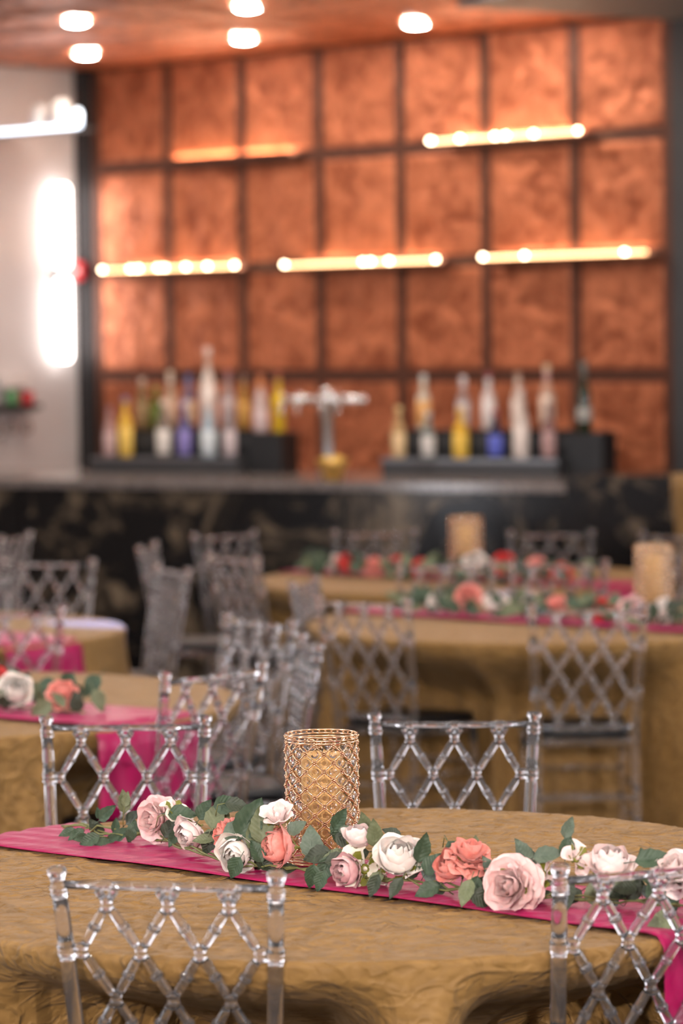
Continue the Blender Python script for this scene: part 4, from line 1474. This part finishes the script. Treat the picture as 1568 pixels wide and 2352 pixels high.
# ------------------------------------------------------------------ lit shelves on the copper wall
SH = [(-1.932, -0.733, 2.312, True, 'lit shelf with bright warm bulbs beside the corner post', [0.0, .22, .28, .43, .48, .64, .8, 1.0]),
      (-0.308, 0.916, 2.306, True, 'lit shelf in the middle of the lower row', [0.0, .53, .58, .70, 1.0]),
      (1.249, 2.441, 2.310, True, 'lit shelf of the lower row beside the charcoal pier', [0.02, .28, .88]),
      (-1.440, -0.266, 2.985, False, 'upper shelf whose lamp only washes the copper behind it', []),
      (0.878, 1.977, 2.984, True, 'lit upper shelf with a glaring bulb at one end', [0.0, .01, .21, .45, .52, .71, 1.0])]
for u0, u1, z, front, lab, dots in SH:
    t = thing('led_shelf', lab, 'shelf')
    t.matrix_world = WALL_M @ Matrix.Translation(((u0 + u1) / 2, 0, z - 0.02))
    h = (u1 - u0) / 2
    put('ledge', MB().box((-h, -0.125, -0.018), (h, -0.021, -0.004), 0.002).mesh('ledge', False), 'bronze', t)
    put('wash_strip', MB().box((-h + 0.04, -0.046, -0.0035), (h - 0.10, -0.030, 0.012), 0.002).mesh('wash_strip', False), 'led_back', t)  # added for copper glow on lit shelves; the dim shelf's own lamp
    put('lip', MB().box((-h, -0.131, -0.020), (h, -0.126, 0.014), 0.001).mesh('lip', False), 'bronze', t)
    if front:
        put('light_strip', MB().box((-h, -0.142, 0.000), (h, -0.1315, 0.014), 0.002).mesh('light_strip', False), 'led_warm', t)
        for q in dots:
            put('bulb', MB().ball((-h + 2 * h * q, -0.150, 0.012), 0.012, 2).mesh('bulb'), 'led_dot', t)

# ------------------------------------------------------------------ things by the white side wall
def side(v, off, z):
    return wl(-2.32 + off, v, z)
sc_ = thing('wall_sconce', 'tall white double tube sconce glowing on the white wall beside the black post', 'sconce', side(0.205, 0, 2.29), -WA)
put('bracket', MB().box((0.0, -0.05, -0.02), (0.055, 0.05, 0.02), 0.004).mesh('bracket', False), 'black_matt', sc_)
put('back_plate', MB().box((0.001, -0.03, -0.10), (0.012, 0.03, -0.021), 0.003).mesh('back_plate', False), 'steel', sc_)
for a, b in ((-0.565, -0.030), (0.030, 0.565)):
    put('glow_tube', MB().lathe([(0.0, a), (0.035, a + 0.004), (0.050, a + 0.03), (0.050, b - 0.03), (0.035, b - 0.004), (0.0, b)], 24, Matrix.Translation((0.075, 0, 0)), cap=False).mesh('glow_tube'), 'tube', sc_)
put('clamp', MB().lathe([(0.0, -0.029), (0.030, -0.029), (0.030, 0.029), (0.0, 0.029)], 20, Matrix.Translation((0.075, 0, 0)), cap=False).mesh('clamp'), 'black_matt', sc_)

ls = thing('cool_light_shelf', 'high glass shelf edged with a blue-white light tube near the white wall', 'shelf')
ls.matrix_world = WALL_M @ Matrix.Translation((-2.318, -0.80, 3.14))
put('shelf_board', MB().box((0.0, 0.01, 0.0), (0.90, 0.16, 0.012), 0.002).mesh('shelf_board', False), 'grey_dark', ls)
put('light_tube', MB().tube([(0.0, -0.004, 0.018), (0.905, -0.004, 0.018)], 0.011, 10).mesh('light_tube'), 'led_cool', ls)
put('end_lamp', MB().lathe([(0.0, 0.013), (0.018, 0.015), (0.022, 0.05), (0.022, 0.10), (0.012, 0.12), (0.0, 0.122)], 16, Matrix.Translation((0.875, 0.03, 0)), cap=False).mesh('end_lamp'), 'led_cool', ls)
jar_w = plain('white_jar', (0.75, 0.70, 0.68), 0.4)
for x, hgt, tx in ((0.47, 0.17, 'shorter white jar on the high blue-lit shelf'), (0.66, 0.19, 'taller white jar on the high blue-lit shelf')):
    p = WALL_M @ Vector((-2.318 + x, -0.80 + 0.085, 3.1525))
    o = thing('white_jar', tx, 'jar', p, -WA)
    put('body', MB().lathe([(0.0, 0.0), (0.055, 0.0), (0.062, 0.008), (0.066, hgt * 0.7), (0.050, hgt * 0.85), (0.0, hgt * 0.85)], 20, cap=False).mesh('body'), jar_w, o)
    put('lid', MB().lathe([(0.0, hgt * 0.852), (0.052, hgt * 0.852), (0.052, hgt * 0.93), (0.012, hgt * 0.95), (0.012, hgt), (0.0, hgt)], 20, cap=False).mesh('lid'), jar_w, o)

rk = thing('glass_rack', 'black wall rack with stemmed glasses hanging under it on the white wall', 'glass rack')
rk.matrix_world = WALL_M @ Matrix.Translation((-2.32, 0, 1.43))
put('shelf_board', MB().box((0.002, -1.15, 0.0), (0.16, -0.47, 0.03), 0.003).mesh('shelf_board', False), 'black_matt', rk)
for k in range(5):
    y = -0.53 - 0.13 * k
    put('rail', MB().box((0.01, y - 0.008, -0.012), (0.155, y + 0.008, -0.0005), 0.002).mesh('rail', False), 'steel', rk)
wg_me = MB().lathe([(0.0, 0.0), (0.030, -0.001), (0.030, -0.003), (0.004, -0.008), (0.0035, -0.055), (0.012, -0.063), (0.028, -0.085), (0.030, -0.110), (0.024, -0.140), (0.0225, -0.140), (0.028, -0.110), (0.026, -0.087), (0.0, -0.068)], 18, cap=False).mesh('wine_glass')
wg_me.materials.append(glassy('clear_glass', (0.95, 0.95, 0.95), 0.0, 1.5))
for k in range(5):
    o = put('wine_glass', wg_me, None, None, loc=WALL_M @ Vector((-2.32 + 0.08, -0.53 - 0.13 * k, 1.4175)))
    tag(o, 'clear stemmed glass hanging upside down from the black wall rack', 'wine glass', 'glasses hanging from the wall rack')
for y, col, hh, rr, nm, tx in ((-0.53, (0.60, 0.03, 0.04), 0.085, 0.040, 'red_tin', 'red tin on the black wall rack'), (-0.66, (0.10, 0.32, 0.12), 0.095, 0.036, 'green_tin', 'green tin on the black wall rack')):
    o = thing(nm, tx, 'tin', WALL_M @ Vector((-2.32 + 0.085, y, 1.4605)), -WA)
    cm = plain(nm, col, 0.4)
    put('body', MB().lathe([(0.0, 0.0), (rr * .95, 0.0), (rr, 0.004), (rr, hh - 0.012), (rr * .9, hh - 0.006), (0.0, hh - 0.006)], 20, cap=False).mesh('body'), cm, o)
    put('lid', MB().lathe([(0.0, hh - 0.0055), (rr * .86, hh - 0.0055), (rr * .86, hh), (0.0, hh)], 20, cap=False).mesh('lid'), 'steel', o)
pb = thing('wall_dispenser', 'small white paper dispenser on the white wall above the black rack', 'dispenser')
pb.matrix_world = WALL_M @ Matrix.Translation((-2.32, -0.60, 1.585))
put('case', MB().box((0.001, -0.12, -0.035), (0.07, 0.12, 0.065), 0.012).mesh('case', False), jar_w, pb)
put('slot', MB().box((0.0702, -0.07, -0.028), (0.0712, 0.07, -0.018)).mesh('slot', False), 'black_matt', pb)
al = thing('fire_alarm', 'small red fire alarm box on the black corner post', 'alarm')
al.matrix_world = WALL_M @ Matrix.Translation((-2.262, -0.031, 2.305))
red_m = plain('alarm_red', (0.55, 0.02, 0.03), 0.4)
put('box', MB().box((-0.045, -0.045, -0.06), (0.045, 0.0, 0.06), 0.008).mesh('box', False), red_m, al)
put('pull_bar', MB().box((-0.03, -0.052, -0.012), (0.03, -0.0455, 0.012), 0.002).mesh('pull_bar', False), jar_w, al)

# ------------------------------------------------------------------ gold draped cocktail table at the right
ct = thing('cocktail_table', 'tall cocktail table under a gold drape, standing before the marble end of the bar', 'table', (1.845, 15.66, 0))
vs_, fs_ = [], []
na, nz = 72, 16
for j in range(nz + 1):
    t = j / nz
    z = 1.165 * (1 - t) + 0.012
    for k in range(na):
        a = 2 * PI * k / na
        r = 0.262 - 0.05 * smooth(t * 2.2) + 0.07 * smooth((t - 0.45) / 0.5) + 0.016 * math.sin(a * 11) * smooth(t * 2)
        vs_.append((r * math.cos(a), r * math.sin(a), z))
for j in range(nz):
    for k in range(na):
        fs_.append([j * na + k, (j + 1) * na + k, (j + 1) * na + (k + 1) % na, j * na + (k + 1) % na])
fs_.append(list(range(na)))
put('drape', mesh_from('drape', vs_, fs_), 'gold', ct)
put('pedestal', MB().lathe([(0.0, 0.0), (0.20, 0.0), (0.20, 0.012), (0.03, 0.03), (0.03, 1.14), (0.24, 1.145), (0.24, 1.165), (0.0, 1.165)], 24, cap=False).mesh('pedestal'), 'steel', ct)
